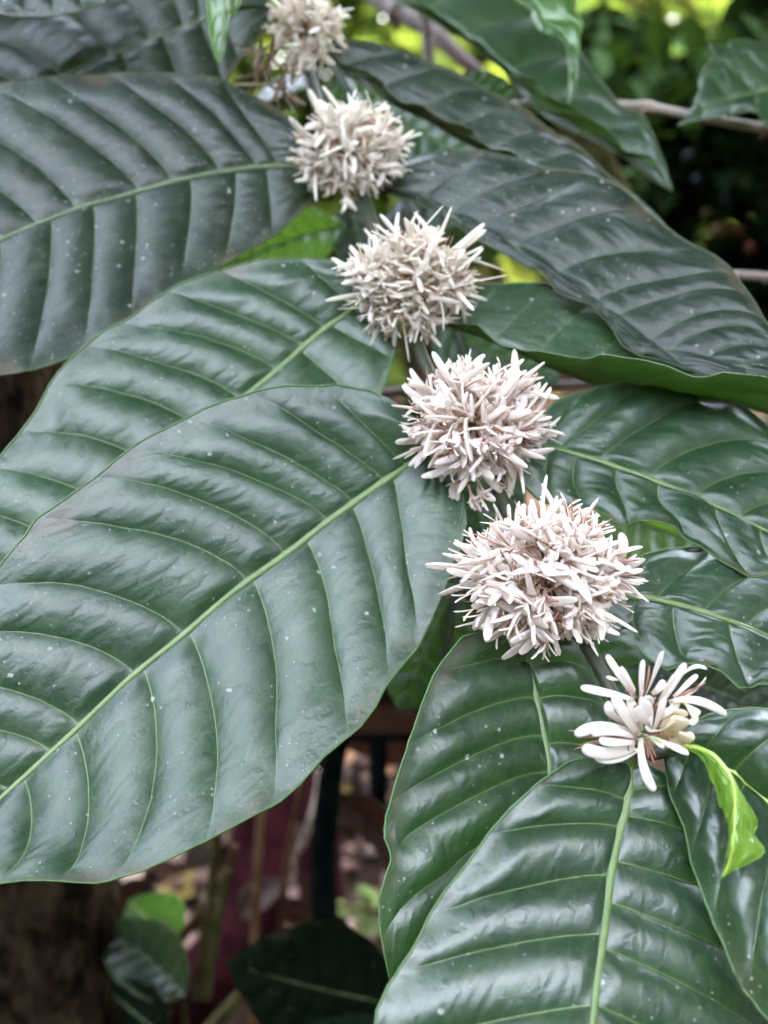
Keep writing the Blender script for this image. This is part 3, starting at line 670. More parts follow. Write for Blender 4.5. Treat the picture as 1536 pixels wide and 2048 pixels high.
OB = empty('overhanging_coffee_branch', at(1000, -330, .60), 'overhanging coffee branch whose wavy leaves hang into the top right of the view', 'branch')
mb = MB(); tube(mb, spline([at(640, -330, .72), at(900, -300, .66), at(1150, -290, .62), at(1500, -260, .6), at(1800, -200, .6)], 40), .0032, 8); link('stem', mb.mesh('stem'), M_STEM, OB)
build_leaf('leaf', OB, [(700,-150),(740,-60),(787,0),(843,29),(901,62),(940,86),(980,121),(1005,140),(1030,172),(1060,205),(1100,240),(1168,272),(1243,312),(1308,362),(1345,384)],
  [(705,-155),(850,-150),(1000,-90),(1080,-10),(1130,60),(1180,138),(1200,160),(1220,185),(1245,215),(1288,232),(1305,270),(1325,320),(1345,384)],
  [(698,-145),(780,-60),(836,0),(856,16),(895,42),(927,65),(940,78),(963,82),(986,107),(1005,127),(1032,147),(1070,161),(1090,180),(1103,196),(1148,215),(1203,250),(1228,271),(1248,300),(1288,310),(1305,318),(1328,355),(1345,384)],
  [.66,.65,.63,.62], [0,.02,.02,.01,0], [0,-.009,-.014,-.012,0], seed=51, node=at(720,-325,.70), rib_r=(.001,.0004), wave=.0004, amp=.07, wrinkle=.006, mat=M_LEAF, nveins=8)
build_leaf('leaf', OB, [(1040,-170),(1040,-80),(1050,-20),(1064,7),(1078,33),(1092,52),(1113,61),(1129,76),(1142,100),(1146,140),(1143,180),(1137,209)],
  [(1038,-172),(1010,-110),(1010,-40),(1028,0),(1058,20),(1071,49),(1084,65),(1116,72),(1131,88),(1136,120),(1137,160),(1135,190),(1137,209)],
  [(1044,-172),(1120,-120),(1150,-60),(1152,0),(1152,26),(1165,42),(1162,65),(1157,107),(1155,156),(1147,190),(1137,209)],
  [.60,.585,.57,.565], [0,-.012,-.016,-.004,0], [0,-.002,-.002,0,0], seed=53, node=at(1045,-295,.64), rib_r=(.001,.0004), mat=M_LEAF_TIP, nveins=6, wave=.0004, amp=.08, wrinkle=.008)
build_leaf('leaf', OB, [(1700,165),(1620,172),(1536,182),(1508,187),(1450,201),(1400,222),(1355,252)],
  [(1700,170),(1640,330),(1560,290),(1536,250),(1508,223),(1468,231),(1428,236),(1395,240),(1355,252)],
  [(1700,160),(1640,60),(1570,75),(1536,86),(1510,84),(1490,79),(1470,84),(1461,82),(1456,98),(1430,92),(1416,86),(1425,96),(1444,103),(1418,121),(1398,163),(1399,176),(1388,214),(1355,252)],
  [.64,.63,.625,.62], [0,-.012,-.012,0], [0,.010,.011,0], seed=55, node=at(1760,-190,.6), rib_r=(.001,.0003), nveins=6, wave=.0008, amp=.06, wrinkle=.008)
OL = empty('overhanging_coffee_branch', at(300, -260, .5), 'overhanging coffee branch with one narrow bright leaf tip hanging down, top left', 'branch')
mb = MB(); tube(mb, spline([at(-150, -250, .52), at(200, -270, .50), at(480, -240, .5), at(640, -330, .54)], 40), .003, 8); link('stem', mb.mesh('stem'), M_STEM, OL)
build_leaf('leaf', OL, [(455,-230),(452,-120),(450,0),(446,60),(440,127)],
  [(455,-230),(415,-180),(402,-80),(415,0),(419,60),(431,108),(440,127)], [(456,-230),(510,-170),(515,-80),(482,0),(457,55),(448,100),(440,127)],
  [.50,.485,.475,.475], [0,.006,.002,0], [0,.006,.004,0], seed=57, node=at(470,-242,.5), rib_r=(.0008,.0003), mat=M_LEAF_TIP, nveins=6, amp=.06, wrinkle=.005, label='narrow bright green leaf tip pointing straight down')
build_leaf('leaf', OL, [(160,-230),(130,-120),(60,-60),(-60,-20),(-160,10)],
  [(162,-230),(90,-200),(-20,-150),(-120,-80),(-160,10)], [(165,-230),(230,-110),(215,-10),(200,9),(145,28),(70,34),(0,30),(-80,30),(-160,10)],
  [.52,.515,.51], [0,.01,0], [0,-.006,0], seed=59, node=at(200,-268,.5), mat=M_LEAF_OLD, rib=M_RIB_OLD)

# half hidden leaves just behind the flowering branch: a second coffee branch running parallel to it
HB = empty('shaded_coffee_branch', at(900, 700, .66), 'shaded coffee branch behind the flowering one, its dull leaves seen in the gaps', 'branch')
mb = MB(); tube(mb, spline([at(560, -60, .74), at(720, 220, .70), at(880, 560, .66), at(960, 900, .62), at(900, 1250, .60), at(870, 1500, .60)], 80), np.linspace(.0042, .002, 80), 8); link('stem', mb.mesh('stem'), M_STEM, HB)
hb = lambda *a, **k: qleaf(HB, *a, **k)
hb((740,215),(985,330),130,.70,.68, 10, seed=61, mat=M_LEAF)                  # bluish leaf between the two upper right leaves
hb((895,175),(1050,205),95,.72,.70, 0, seed=62, mat=M_LEAF)
hb((760,480),(1060,440),200,.68,.66, -10, seed=63, mat=M_LEAF_OLD, rib=M_RIB_OLD, offs=(.02,.02))
hb((860,640),(1120,760),170,.65,.64, 10, seed=64, mat=M_LEAF)
hb((690,450),(440,540),130,.66,.62, 10, seed=65, mat=M_LEAF_TIP, offs=(.01,-.02))
hb((700,400),(760,560),110,.67,.66, 10, seed=75, mat=M_LEAF_OLD, rib=M_RIB_OLD)
hb((955,880),(985,1170),190,.60,.58, 10, seed=66, mat=M_LEAF)
hb((905,1170),(800,1420),210,.60,.60, 0, seed=67, mat=M_LEAF, offs=(.02,.01))
hb((1150,1230),(1290,1480),200,.58,.56, 0, seed=68, mat=M_LEAF)
hb((1190,1000),(1440,1090),160,.58,.60, 10, seed=69, mat=M_LEAF_TIP, offs=(-.02,-.01))
hb((1290,1330),(1560,1430),190,.56,.55, 0, seed=70, mat=M_LEAF_OLD, rib=M_RIB_OLD)
for i, q in enumerate([((830,980),(420,1180),250,.66,.62), ((800,1120),(350,1420),260,.70,.66), ((700,1350),(230,1560),240,.74,.70), ((640,900),(180,1150),240,.66,.64), ((900,1330),(1080,1640),230,.52,.50), ((1010,1500),(960,1900),230,.50,.48), ((420,1300),(40,1560),230,.68,.64)]):
    hb(*q, 10, seed=130 + i, mat=M_LEAF, nv=12)                        # hidden leaves added to block light from the stems below
hb((640,180),(860,250),120,.72,.74, 0, seed=71, mat=M_LEAF)
hb((640,165),(500,215),70,.72,.70, 0, seed=72, mat=M_LEAF_OLD, rib=M_RIB_OLD, offs=(.02,.02))

def twig(name, pts, r0, r1, mat, label, cat='twig', knots=(), seed=1):
    p = spline([at(*q) for q in pts], 60); rr = np.linspace(r0, r1, 60)
    for kx in knots: rr = rr + r0 * .55 * np.exp(-((np.linspace(0, 1, 60) - kx) / .018) ** 2)
    rr = rr * (1 + .06 * vnoise(np.linspace(0, 14, 60), seed))
    mb = MB(); tube(mb, p, rr, 9)
    rnd = random.Random(seed)
    for kx in knots:                               # short dry spurs at the joints
        c = p[int(kx * 59)]
        for j in range(3):
            d = unit(np.array([rnd.gauss(0, 1) for _ in range(3)])); tube(mb, np.array([c, c + d * r0 * 1.8, c + d * r0 * 3.2 + UP * r0 * .6]), [r0 * .6, r0 * .45, r0 * .15], 5)
    return tag(link(name, mb.mesh(name), mat), label, cat)
twig('bare_twig', [(900,214,.68),(1040,211,.67),(1150,208,.665),(1290,214,.66),(1400,235,.65),(1500,252,.64),(1560,262,.63),(1700,300,.62)], .0024, .0026, M_TWIG,
     'pale grey bare twig crossing behind the hanging leaf tips, upper right', knots=(.22, .50, .80), seed=3)
twig('bare_twig', [(690,-60,1.05),(770,10,1.0),(860,62,.96),(915,110,.94),(975,165,.93)], .0085, .006, M_TWIG_BROWN,
     'thick pinkish brown stick slanting through the bright gap at the top', knots=(.45,), seed=4)
twig('bare_twig', [(848,20,.93),(855,60,.93),(858,130,.93),(862,260,.93)], .0055, .004, M_TWIG_BROWN, 'short dark upright stick beside the pinkish brown one', seed=5)
twig('bare_twig', [(1380,545,.70),(1470,550,.70),(1536,554,.70),(1640,560,.70)], .0026, .0026, M_TWIG, 'short pink grey twig ending at the right edge', knots=(.65,), seed=6)
twig('bare_twig', [(680,792,.70),(770,786,.70),(900,775,.69),(1060,772,.68),(1240,768,.67),(1330,770,.67)], .0030, .0026, M_TWIG_BROWN,
     'dark brown twig running level behind the fourth flower cluster', knots=(.5,), seed=7)

# ------------------------------------------------------------------ the undergrowth below
def stick(name, pts, r0, r1, mat, label, cat='stem', seg=10, seed=1):
    p = spline([at(*q) for q in pts], 50); rr = np.linspace(r0, r1, 50) * (1 + .05 * vnoise(np.linspace(0, 12, 50), seed))
    mb = MB(); tube(mb, p, rr, seg); return tag(link(name, mb.mesh(name), mat), label, cat)
M_RED = simple('dark_red_bark', (0.008, 0.002, 0.0028), (0.019, 0.005, 0.0065), 30, .7, .6, .003, spec=0.0)
M_BROWNSTICK = simple('brown_cane', (0.05, 0.026, 0.013), (0.09, 0.05, 0.025), 60, .6, .4, .002, spec=0.0)
M_OLIVE = simple('olive_cane', (0.022, 0.021, 0.008), (0.055, 0.048, 0.02), 60, .6, .4, .002, spec=0.0)
M_BLACK = simple('black_green_cane', (0.002, 0.003, 0.003), (0.006, 0.008, 0.007), 60, .5, .3, .002, spec=0.0)
stick('red_stem', [(190,2200,1.0),(330,2030,1.02),(440,1930,1.06),(505,1800,1.12),(530,1640,1.18),(560,1400,1.26),(590,1200,1.3)], .036, .028, M_RED, 'thick dark red stem rising through the shade under the largest leaf', 'stem')
stick('red_stem', [(700,2200,1.25),(655,1900,1.35),(640,1700,1.4),(650,1500,1.5)], .03, .026, M_RED, 'broad dark red stem behind the big shadowed leaf', 'stem')
stick('brown_cane', [(498,2150,.86),(506,1950,.88),(512,1800,.9),(520,1650,.92),(536,1500,.95)], .0042, .0036, M_BROWNSTICK, 'thin upright brown cane in front of the dark red stem', 'cane', 8)
stick('brown_cane', [(560,1900,1.0),(575,1720,1.0),(598,1600,1.0),(620,1480,1.0)], .0036, .003, M_BROWNSTICK, 'thin brown cane leaning just right of the upright one', 'cane', 8)
stick('brown_cane', [(300,2080,.9),(345,1905,.9),(400,1830,.9),(455,1745,.9),(470,1690,.9)], .006, .0035, M_BROWNSTICK, 'slanting brown cane beside the gravel patch', 'cane', 8)
stick('brown_cane', [(340,2150,.95),(420,2060,.95),(500,1975,.97),(600,1900,1.0)], .007, .006, M_OLIVE, 'low olive cane lying across the dark red stem', 'cane', 8)
stick('green_cane', [(395,2000,.86),(415,1860,.86),(428,1740,.86),(436,1660,.86)], .0055, .004, M_OLIVE, 'olive green cane standing left of its bundle', 'cane', 8)
stick('green_cane', [(410,2000,.85),(432,1860,.85),(452,1760,.85),(456,1740,.85)], .0048, .003, M_OLIVE, 'pale tipped olive cane in the middle of its bundle', 'cane', 8)
stick('black_cane', [(650,1900,.9),(648,1700,.9),(664,1540,.9),(690,1420,.9)], .012, .010, M_BLACK, 'black green cane left of the orange specked opening', 'cane', 8)
stick('black_cane', [(755,1660,1.0),(757,1560,1.0),(756,1480,1.0)], .009, .009, M_BLACK, 'short black cane right of the orange specked opening', 'cane', 8)
stick('dry_stick', [(440,1820,1.1),(560,1800,1.1),(680,1812,1.1),(790,1835,1.1)], .0035, .002, M_BROWNSTICK, 'thin crooked dry stick lying level above the big shadowed leaf', 'stick', 8)
stick('dry_stick', [(600,1700,1.12),(622,1640,1.1),(636,1585,1.1),(640,1540,1.1)], .003, .004, M_TWIG, 'short pale dry stick standing left of the curled dark red leaf', 'stick', 8)
stick('dry_stick', [(600,1470,1.0),(700,1475,1.0),(800,1474,1.0),(900,1478,1.0)], .004, .004, M_BLACK, 'black level stick crossing the gap between the two largest leaves', 'stick', 8)

UG = empty('understory_plant', at(400, 1950, .8), 'low understory plant with broad shaded leaves beside the trunk', 'plant')
mb = MB()
for q in ([(330,2300,.9),(370,2050,.86),(340,1905,.82)], [(330,2300,.9),(330,2080,.85),(345,1985,.8)], [(330,2300,.9),(480,2150,.8),(760,2040,.74)]):
    tube(mb, spline([at(*w) for w in q], 30), .003, 7)
link('stem', mb.mesh('stem'), M_OLIVE, UG)
qleaf(UG, (346,1890), (258,1800), 150, .82, .84, 0, seed=81, mat=M_LEAF_TIP, rib=M_RIB_YOUNG, amp=.06, label='small vivid green leaf in front of the gravel')
qleaf(UG, (372,1990), (190,1850), 150, .80, .84, 12, seed=82, mat=M_LEAF_OLD, rib=M_RIB_OLD, offs=(-.02,-.03))
qleaf(UG, (330,2075), (190,1960), 120, .82, .84, 0, seed=83, mat=M_LEAF_SHADED, offs=(.05,-.05))
qleaf(UG, (800,2010), (455,1925), 270, .72, .74, -6, seed=84, mat=M_LEAF_SHADED, offs=(.09,-.09), label='large leaf deep in shadow, nearly black green')
qleaf(UG, (860,2120), (560,2080), 150, .70, .72, 0, seed=85, mat=M_LEAF_SHADED)
DL = lambda p0, p1, w, d0, d1, lab, bend=0, seed=1, offs=(-.02, -.02): tag(qleaf(None, p0, p1, w, d0, d1, bend, 'dead_leaf', M_LEAF_DEAD, M_TWIG_BROWN, seed, offs, amp=.08, nveins=6), lab, 'dead leaf')
DL((640,1590),(800,1745),75,.98,.94,'curled dark red dead leaf hanging under the orange specked opening', -34, 91, (-.03,.0))
DL((300,1760),(215,1890),110,.92,.92,'brown dead leaf hanging beside the trunk', 0, 92)
DL((905,1440),(650,1455),165,1.0,1.02,'broad dark brown dead leaf spanning the gap between the two large leaves', 0, 93, (.03,-.03))
DL((900,1370),(750,1410),80,.98,1.0,'grey brown dead leaf lying above the broad one', 0, 94)
DL((840,1640),(660,1655),70,1.02,1.0,'thin black brown dead leaf below the orange specked opening', 12, 95, (.02,.02))
DL((560,1760),(470,1850),60,.98,1.02,'small curled brown dead leaf in front of the upright brown cane', 10, 97, (-.03,.01))
DL((655,1830),(590,1745),46,1.1,1.08,'narrow dead leaf hanging between the cane and the black green cane', 8, 98, (.02,-.02))
DL((700,1880),(540,1800),70,.95,.98,'grey torn dead leaf above the big shadowed leaf', 6, 96, (.02,-.01))

GP = empty('ground_plant', at(720, 1800, 1.25), 'small plant with pale rounded leaves in a sun fleck beside the black green cane', 'plant')
mb = MB()
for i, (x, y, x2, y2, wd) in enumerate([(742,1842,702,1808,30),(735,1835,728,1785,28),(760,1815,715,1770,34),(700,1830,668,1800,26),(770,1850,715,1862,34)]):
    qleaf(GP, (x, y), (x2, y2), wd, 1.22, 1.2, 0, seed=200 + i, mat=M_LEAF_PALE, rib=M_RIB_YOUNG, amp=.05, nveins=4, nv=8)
    tube(mb, spline([at(x, y, 1.22), at(750, 1870, 1.24), at(760, 1960, 1.28)], 12), .0016, 6)
link('stem', mb.mesh('stem'), M_OLIVE, GP)
GQ = empty('ground_plant', at(720, 2040, 1.2), 'low bright green plant at the bottom edge beneath the big shadowed leaf', 'plant')
mb = MB()
for i, (x, y, x2, y2, wd) in enumerate([(740,2075,690,2010,60),(725,2080,760,1990,40),(700,2090,640,2050,50)]):
    qleaf(GQ, (x, y), (x2, y2), wd, 1.1, 1.08, 0, seed=210 + i, mat=M_LEAF_YOUNG, rib=M_RIB_YOUNG, amp=.06, nveins=5, nv=8)
    tube(mb, spline([at(x, y, 1.1), at(730, 2120, 1.12), at(735, 2200, 1.16)], 12), .0016, 6)
link('stem', mb.mesh('stem'), M_OLIVE, GQ)
for i, (p0, p1, wd, lab) in enumerate([((705,1502),(685,1530),22,'upper of two small orange fallen leaves in the opening between the canes'), ((768,1570),(764,1625),20,'lower of two small orange fallen leaves, beside the right hand leaf margin'), ((790,1535),(760,1545),18,'small salmon pink fallen leaf above the lower orange one')]):
    tag(qleaf(None, p0, p1, wd, 1.3, 1.28, 0, 'fallen_leaf', M_LEAF_ORANGE, M_TWIG_BROWN, 220 + i, (-.005, -.005), amp=.05, nveins=4, nv=8), lab, 'fallen leaf')

# ------------------------------------------------------------------ ground
M_GROUND = simple('leaf_strewn_soil', (0.010, 0.007, 0.005), (0.034, 0.022, 0.017), 9, .9, .8, .02, detail=10, spec=0.0)
me = bpy.data.meshes.new('ground'); s = 60; n = 60
g = np.linspace(-1, 1, n); g = np.sign(g) * np.abs(g) ** 2.2 * s
X, Y = np.meshgrid(g, g); Z = .03 * vnoise2(X * 1.3, Y * 1.3, 4) * (np.hypot(X, Y) > .4)
me.from_pydata(np.stack([X, Y, Z], -1).reshape(-1, 3).tolist(), [], [[i*n+j, i*n+j+1, (i+1)*n+j+1, (i+1)*n+j] for i in range(n-1) for j in range(n-1)])
tag(link('ground', me, M_GROUND), 'brown soil strewn with litter', None, None, 'structure')

def scatter(name, n, area, size, mat, seed, zr=(0, .03), kindmesh='leaf'):
    rg = np.random.default_rng(seed); mb = MB()
    for i in range(n):
        x = rg.uniform(*area[0]); y = rg.uniform(*area[1]); z = rg.uniform(*zr) + .012; s = size * rg.uniform(.5, 1.4)
        if kindmesh == 'leaf':
            a = rg.uniform(0, 6.28); t = np.array([math.cos(a), math.sin(a), rg.uniform(-.3, .3)]); b = np.array([-math.sin(a), math.cos(a), rg.uniform(-.3, .3)])
            c = np.array([x, y, z]); up = np.array([0, 0, 1.])
            vs = [c - t*s, c - t*s*.3 + b*s*.35 + up*s*.15, c + t*s*.4 + b*s*.3 + up*s*.12, c + t*s + up*s*.1, c + t*s*.4 - b*s*.3 + up*s*.12, c - t*s*.3 - b*s*.35 + up*s*.15, c]
            mb.add(vs, [[0,6,1],[1,6,2],[2,6,3],[3,6,4],[4,6,5],[5,6,0]], shade=rg.uniform(0, 1))
        else:
            th = rg.uniform(0, 6.28, 8); r = s * rg.uniform(.6, 1.1, 8); sg = np.array([[a, b, c] for a in (-1, 1) for b in (-1, 1) for c in (-.6, .6)]) * .6
            vs = np.array([x, y, z]) + sg * r[:, None]
            mb.add(vs, [[0,1,3,2],[4,6,7,5],[0,4,5,1],[2,3,7,6],[0,2,6,4],[1,5,7,3]], shade=rg.uniform(0, 1))
    return link(name, mb.mesh(name), mat, smooth=kindmesh != 'leaf')
def shade_mat(name, stops, rough=.7, trans=0.0, tcol=None):
    m, nt, N, L = newmat(name); out = N.new('ShaderNodeOutputMaterial')
    a = N.new('ShaderNodeAttribute'); a.attribute_name = 'shade'
    r = ramp(N, stops); L.new(a.outputs['Fac'], r.inputs[0])
    tc = N.new('ShaderNodeTexCoord').outputs['Object']
    col = mix(N, L, mathn(N, L, 'MULTIPLY', noise(N, L, 25, 4, .6, tc), .5), r.outputs[0], tuple(.45 * x for x in stops[0][1]))
    p = N.new('ShaderNodeBsdfPrincipled'); L.new(col, p.inputs['Base Color']); p.inputs['Roughness'].default_value = rough; p.inputs['Specular IOR Level'].default_value = 0.0
    sh = p.outputs[0]
    if trans:
        t = N.new('ShaderNodeBsdfTranslucent'); tm = mix(N, L, 1.0, r.outputs[0], tcol, 'MULTIPLY'); L.new(tm, t.inputs['Color'])
        ms = N.new('ShaderNodeMixShader'); ms.inputs[0].default_value = trans
        L.new(sh, ms.inputs[1]); L.new(t.outputs[0], ms.inputs[2]); sh = ms.outputs[0]
    L.new(sh, out.inputs[0]); return m
M_LITTER = shade_mat('fallen_leaves', [(0, (.012, .006, .004)), (.5, (.028, .016, .011)), (.85, (.07, .046, .034)), (1, (.16, .12, .03))])
M_GRAVEL = shade_mat('pink_gravel', [(0, (.06, .036, .03)), (.6, (.15, .095, .08)), (1, (.28, .20, .17))])
tag(scatter('leaf_litter', 2600, ((-2.5, 2.5), (.6, 5.5)), .055, M_LITTER, 5), 'fallen brown and yellow leaves scattered over the soil', None, None, 'stuff')
tag(scatter('gravel', 1500, ((-1.1, .3), (1.35, 2.6)), .022, M_GRAVEL, 6, (0, .035), 'stone'), 'pinkish gravel in the gap under the largest leaf', None, None, 'stuff')

# ------------------------------------------------------------------ trees and shrubs
def foliage(name, c, rad, n, size, mat, parent, seed, shell=.35, droop=.3, aspect=.42):
    """a crown of n leaf-shaped folded faces gathered in clumps through an ellipsoid"""
    rg = np.random.default_rng(seed); c = np.array(c, float); rad = np.array(rad, float)
    nc = max(6, n // 45); d = rg.normal(size=(nc, 3)); d /= np.linalg.norm(d, axis=1)[:, None]
    cl = d * (shell + (1 - shell) * rg.random(nc) ** .6)[:, None]
    k = rg.integers(0, nc, n); q = cl[k] + rg.normal(size=(n, 3)) * .16
    P = c + q * rad
    a = rg.uniform(0, 2 * np.pi, n); el = rg.normal(-droop, .5, n)
    t = np.stack([np.cos(a) * np.cos(el), np.sin(a) * np.cos(el), np.sin(el)], 1)
    b = np.cross(t, np.array([0, 0, 1.]) + rg.normal(size=(n, 3)) * .45); b /= np.linalg.norm(b, axis=1)[:, None]
    nn = np.cross(b, t); s = size * rg.uniform(.6, 1.35, n)[:, None]
    vs = np.stack([P - t*s, P - t*s*.35 + b*s*aspect + nn*s*.12, P + t*s*.3 + b*s*aspect*.9 + nn*s*.10, P + t*s - nn*s*.25, P + t*s*.3 - b*s*aspect*.9 + nn*s*.10, P - t*s*.35 - b*s*aspect + nn*s*.12, P + t*s*.05], 1)
    F = np.array([[0,6,1],[1,6,2],[2,6,3],[3,6,4],[4,6,5],[5,6,0]])
    faces = (F[None] + 7 * np.arange(n)[:, None, None]).reshape(-1, 3)
    mb = MB(); sh = np.clip(rg.random(nc)[k] * .7 + rg.random(n) * .3, 0, 1)
    mb.add(vs.reshape(-1, 3), faces.tolist(), shade=np.repeat(sh, 7))
    return link(name, mb.mesh(name), mat, parent, smooth=False)
def trunk(name, p0, p1, r0, r1, mat, parent, limbs=(), seed=1, seg=16, rough=.06):
    rg = random.Random(seed); mb = MB()
    def limb(a, b, ra, rb, bow):
        a = np.array(a, float); b = np.array(b, float); s = np.linspace(0, 1, 30)[:, None]
        p = a + (b - a) * s + np.array(bow) * np.sin(np.pi * s)
        rr = (ra + (rb - ra) * s[:, 0]) * (1 + rough * vnoise(s[:, 0] * 11, rg.randint(1, 99)))
        tube(mb, p, rr, seg)
    limb(p0, p1, r0, r1, (0.02, .02, 0))
    for q in limbs: limb(p1, q, r1 * .8, r1 * .25, (rg.uniform(-.05, .05), rg.uniform(-.05, .05), .08))
    return link(name, mb.mesh(name), mat, parent)
M_BARK = simple('dark_rough_bark', (0.004, 0.0026, 0.0018), (0.045, 0.031, 0.018), 70, .9, 1.0, .012, detail=9, stretch=(1, 1, .45), spec=0.0)
M_BARK2 = simple('olive_bark', (0.035, 0.04, 0.018), (0.09, 0.085, 0.045), 30, .8, .6, .006)
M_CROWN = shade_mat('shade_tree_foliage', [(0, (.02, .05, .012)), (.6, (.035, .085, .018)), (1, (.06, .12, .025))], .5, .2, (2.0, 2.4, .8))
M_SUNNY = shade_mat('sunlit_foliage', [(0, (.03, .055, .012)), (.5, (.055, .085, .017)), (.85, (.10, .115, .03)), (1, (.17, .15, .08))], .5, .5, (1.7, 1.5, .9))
M_SHADEF = shade_mat('shade_darkened_foliage', [(0, (.005, .010, .005)), (.6, (.009, .018, .007)), (1, (.02, .03, .009))], .55, .1, (2, 2.2, .7))  # leaf colours lowered to stand for the shade around the shrubs

SUN_EL, SUN_AZ = R(58), R(92)                    # sun high, to the right
SD = np.array([math.sin(SUN_AZ) * math.cos(SUN_EL), math.cos(SUN_AZ) * math.cos(SUN_EL), math.sin(SUN_EL)])
FC = at(768, 1024, .44)
tr = at(52, 1900, .82)
ST = empty('shade_tree', (tr[0], tr[1], 0), 'shade tree with a dark rough trunk at the lower left edge', 'tree')
cc = FC + SD * 1.9 + np.array([-.1, .17, 0])
from mathutils import noise as mnoise
def rugged(p0, p1, r0, r1, parent):
    n, sg = 300, 90; s = np.linspace(0, 1, n); P = np.array(p0) + (np.array(p1) - np.array(p0)) * s[:, None]
    P[:, 0] += .012 * vnoise(s * 7, 3); P[:, 1] += .012 * vnoise(s * 7, 4)
    th = np.linspace(0, 2 * np.pi, sg, endpoint=False); vs = []
    for i in range(n):
        r = r0 + (r1 - r0) * s[i]
        for a in th:
            d = Vector((math.cos(a), math.sin(a), 0)); q = V(P[i]) + d * r
            k = 1 + .10 * mnoise.noise(q * 14) + .075 * mnoise.noise(Vector((q.x * 60, q.y * 60, q.z * 24))) + .05 * mnoise.noise(q * 120) + .03 * mnoise.noise(q * 260)
            vs.append(V(P[i]) + d * r * k)
    f = [[i*sg+j, i*sg+(j+1)%sg, (i+1)*sg+(j+1)%sg, (i+1)*sg+j] for i in range(n-1) for j in range(sg)]
    mb = MB(); mb.add(np.array([tuple(v) for v in vs]), f)
    return mb
rb_ = rugged((tr[0], tr[1], -.05), (tr[0] + .02, tr[1] + .05, 2.12), .0625, .05, ST)
link('trunk', rb_.mesh('trunk'), M_BARK, ST)
for i_, (dx, dy) in enumerate(((-.5, -.3), (.3, .2), (-.2, .6), (.6, -.4))):
    mb = MB(); a_ = np.array([tr[0] + .02, tr[1] + .05, 2.0]); b_ = cc + np.array([dx, dy, -.1])
    tube(mb, spline([a_, a_ + np.array([0, 0, .13]), (a_ + b_) / 2 + np.array([0, 0, .16]), b_], 30), np.linspace(.05, .012, 30), 14)
    link('limb', mb.mesh('limb'), M_BARK, ST)
foliage('crown', cc, (1.35, 1.05, .42), 10000, .10, M_CROWN, ST, 8)  # unseen crown, added toward the sun to keep the branch in shade

def btree(kind, x, y, h, rad, n, size, mat, label, seed, th=.07, bark=M_BARK2, group=None, cz=None):
    t = empty(kind, (x, y, 0), label, 'tree' if 'tree' in kind else 'shrub', group)
    trunk('trunk', (x, y, -.05), (x, y, h - rad[2] * .3), th, th * .5, bark, t, [(x + rad[0] * .5 * math.cos(a), y + rad[1] * .5 * math.sin(a), h + rad[2] * .3) for a in (seed, seed + 2.1, seed + 4.2)], seed, 9)
    foliage('crown', (x, y, h if cz is None else cz), rad, n, size, mat, t, seed + 40)
    return t
GB = 'sunlit trees closing the view behind the branches'
k = 0
for x, y, h, rx, rz in ((-3.4, 6.4, 1.5, 1.5, 1.7), (-1.6, 5.6, 1.2, 1.2, 1.4), (-.1, 5.4, 1.3, 1.1, 1.5), (1.3, 5.8, 1.3, 1.2, 1.5), (2.9, 6.4, 1.5, 1.4, 1.7), (4.6, 7.4, 1.8, 1.7, 2.0), (-5.2, 7.6, 1.8, 1.7, 2.0), (-2.6, 9.5, 2.4, 2.2, 2.6), (.6, 9.2, 2.4, 2.2, 2.6), (3.4, 9.8, 2.4, 2.2, 2.6), (-.8, 6.7, 1.7, 1.2, 1.8)):
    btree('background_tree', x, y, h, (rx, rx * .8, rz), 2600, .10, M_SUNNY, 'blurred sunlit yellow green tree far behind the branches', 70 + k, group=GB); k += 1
# the dark shrub at the right, with its ripening fruit
rs = at(1500, 400, 1.75)
CS = btree('cherry_laden_shrub', rs[0], rs[1], rs[2], (.17, .18, .22), 900, .045, M_SHADEF, 'dark blurred shrub with ripening round fruit at the right edge', 6, .022, cz=rs[2] + .02)
M_FRUIT = [simple('red_fruit', (.05, .012, .008), (.07, .02, .012), 60, .35, .1, .001, spec=.1), simple('black_fruit', (.003, .003, .005), (.006, .006, .009), 60, .3, .1, .001, spec=.1), simple('orange_fruit', (.07, .03, .012), (.06, .04, .015), 60, .35, .1, .001, spec=.1)]
def ball(c, r):
    mb = MB(); th = np.linspace(0, np.pi, 9); pts = c + np.stack([0 * th, 0 * th, -np.cos(th) * r * 1.1], 1)
    tube(mb, pts, np.maximum(np.sin(th) * r, r * .05), 12); return mb
rf = random.Random(9)
for x, y, m in [(1490,350,1),(1395,330,1),(1430,335,1),(1460,300,1),(1500,300,1),(1405,365,1),(1440,375,1),(1475,395,0),(1500,400,0),(1430,462,2),(1487,468,0),(1508,455,0),(1450,470,2),(1415,440,2),(1475,440,1),(1490,520,2),(1510,505,0),(1455,410,1),(1520,365,1),(1380,310,1),(1515,330,1)]:
    link('fruit', ball(at(x + rf.uniform(-12, 12), y + rf.uniform(-12, 12), 1.72 + rf.uniform(-.1, .1)), .0085).mesh('fruit'), M_FRUIT[m], CS)
stick('olive_stem', [(1140,230,1.15),(1190,330,1.15),(1235,430,1.16),(1290,520,1.18),(1340,620,1.2)], .020, .026, M_OLIVE, 'olive green slanting stem behind the large right leaf', 'stem')
ds = at(1260, 210, 2.4)
btree('dark_shrub', ds[0], ds[1], ds[2] - .05, (.36, .3, .20), 900, .06, M_SHADEF, 'dark shrub in shade under the brightest patch of sunlit leaves', 12, .02)
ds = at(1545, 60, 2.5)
btree('dark_shrub', ds[0] + .1, ds[1], ds[2] - .02, (.30, .3, .34), 520, .07, M_SHADEF, 'dark shrub filling the top right corner', 13, .03)
ls = at(640, 1560, 1.9)
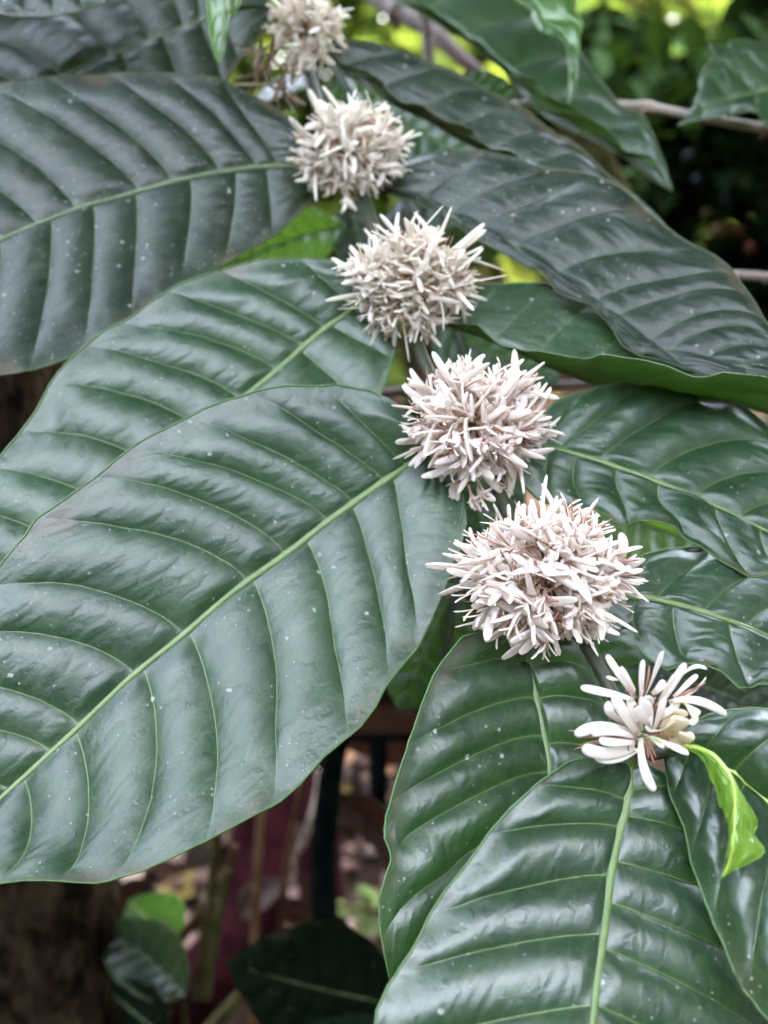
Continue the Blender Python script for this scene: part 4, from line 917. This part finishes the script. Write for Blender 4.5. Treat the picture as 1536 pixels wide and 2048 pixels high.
btree('dark_shrub', ls[0] - .1, ls[1] + .4, .42, (.45, .3, .36), 260, .07, M_SHADEF, 'low dark shrub on the ground behind the canes', 15, .02)

# unseen foliage ring beside and behind the viewpoint, added to darken leaf reflections
def foliage_screen():
    rg = np.random.default_rng(77); n = 18000
    az = rg.uniform(R(52), R(308), n)                       # measured from straight ahead, turning right
    top = R(33) + R(14) * np.abs(np.sin(az)) ** 3 + R(7) * vnoise(az * 5, 3) + R(4) * vnoise(az * 17, 4)
    el = R(-24) + (top + R(24)) * rg.random(n) ** .8; r = rg.uniform(2.6, 4.2, n)
    P = np.stack([np.sin(az) * r, np.cos(az) * r, CAM_H + np.tan(el) * r], 1)
    a = rg.uniform(0, 6.28, n); t = np.stack([np.cos(a), np.sin(a), rg.normal(-.4, .5, n)], 1); t /= np.linalg.norm(t, axis=1)[:, None]
    b = np.cross(t, rg.normal(size=(n, 3))); b /= np.linalg.norm(b, axis=1)[:, None]; s = .17 * rg.uniform(.6, 1.4, n)[:, None]
    vs = np.stack([P - t*s, P + b*s*.42, P + t*s, P - b*s*.42], 1)
    mb = MB(); mb.add(vs.reshape(-1, 3), (np.arange(4 * n).reshape(-1, 4)).tolist(), shade=np.repeat(rg.random(n), 4))
    return tag(link('foliage_screen', mb.mesh('foliage_screen'), M_SHADEF, smooth=False), 'unseen ring of dark foliage added to darken the leaf reflections', None, None, 'stuff')
foliage_screen()

# ------------------------------------------------------------------ light
w = bpy.data.worlds.new('World'); scene.world = w; w.use_nodes = True
nt = w.node_tree; nt.nodes.clear(); sky = nt.nodes.new('ShaderNodeTexSky'); sky.sky_type = 'NISHITA'; sky.sun_disc = False
sky.sun_elevation = SUN_EL; sky.sun_rotation = SUN_AZ; sky.air_density = 1.0; sky.dust_density = 2.0
bw = nt.nodes.new('ShaderNodeRGBToBW'); nt.links.new(sky.outputs[0], bw.inputs[0])
tcw = nt.nodes.new('ShaderNodeTexCoord').outputs['Generated']
cl = ramp_fac(nt.nodes, nt.links, noise(nt.nodes, nt.links, 2.6, 5, .55, tcw), .30, .62)      # unseen white cloud, added to make the sky light less blue
cloud = mix(nt.nodes, nt.links, 1.0, bw.outputs[0], (1.72, 1.72, 1.74), 'MULTIPLY')
skycol = mix(nt.nodes, nt.links, mathn(nt.nodes, nt.links, 'MULTIPLY_ADD', cl, .35, .30), sky.outputs[0], cloud)
bgd = nt.nodes.new('ShaderNodeBackground'); bgd.inputs['Strength'].default_value = .15
ow = nt.nodes.new('ShaderNodeOutputWorld'); nt.links.new(skycol, bgd.inputs[0]); nt.links.new(bgd.outputs[0], ow.inputs[0])
sl = bpy.data.lights.new('sun', 'SUN'); so = bpy.data.objects.new('sun', sl); COL.objects.link(so)
sl.energy = 2.6; sl.angle = R(.53); sl.color = (1, .95, .86)
so.rotation_euler = V(SD).to_track_quat('Z', 'Y').to_euler(); so.location = V(FC + SD * 8)

scene.view_settings.view_transform = 'Standard'; scene.view_settings.look = 'None'
scene.view_settings.exposure = 4.78; scene.view_settings.gamma = 1.0; scene.view_settings.use_curve_mapping = False
scene.render.engine = 'CYCLES'; scene.cycles.use_denoising = True
scene.cycles.max_bounces = 8; scene.cycles.diffuse_bounces = 6; scene.cycles.glossy_bounces = 3; scene.cycles.transmission_bounces = 5
scene.cycles.sample_clamp_indirect = 6; scene.cycles.caustics_reflective = False; scene.cycles.caustics_refractive = False
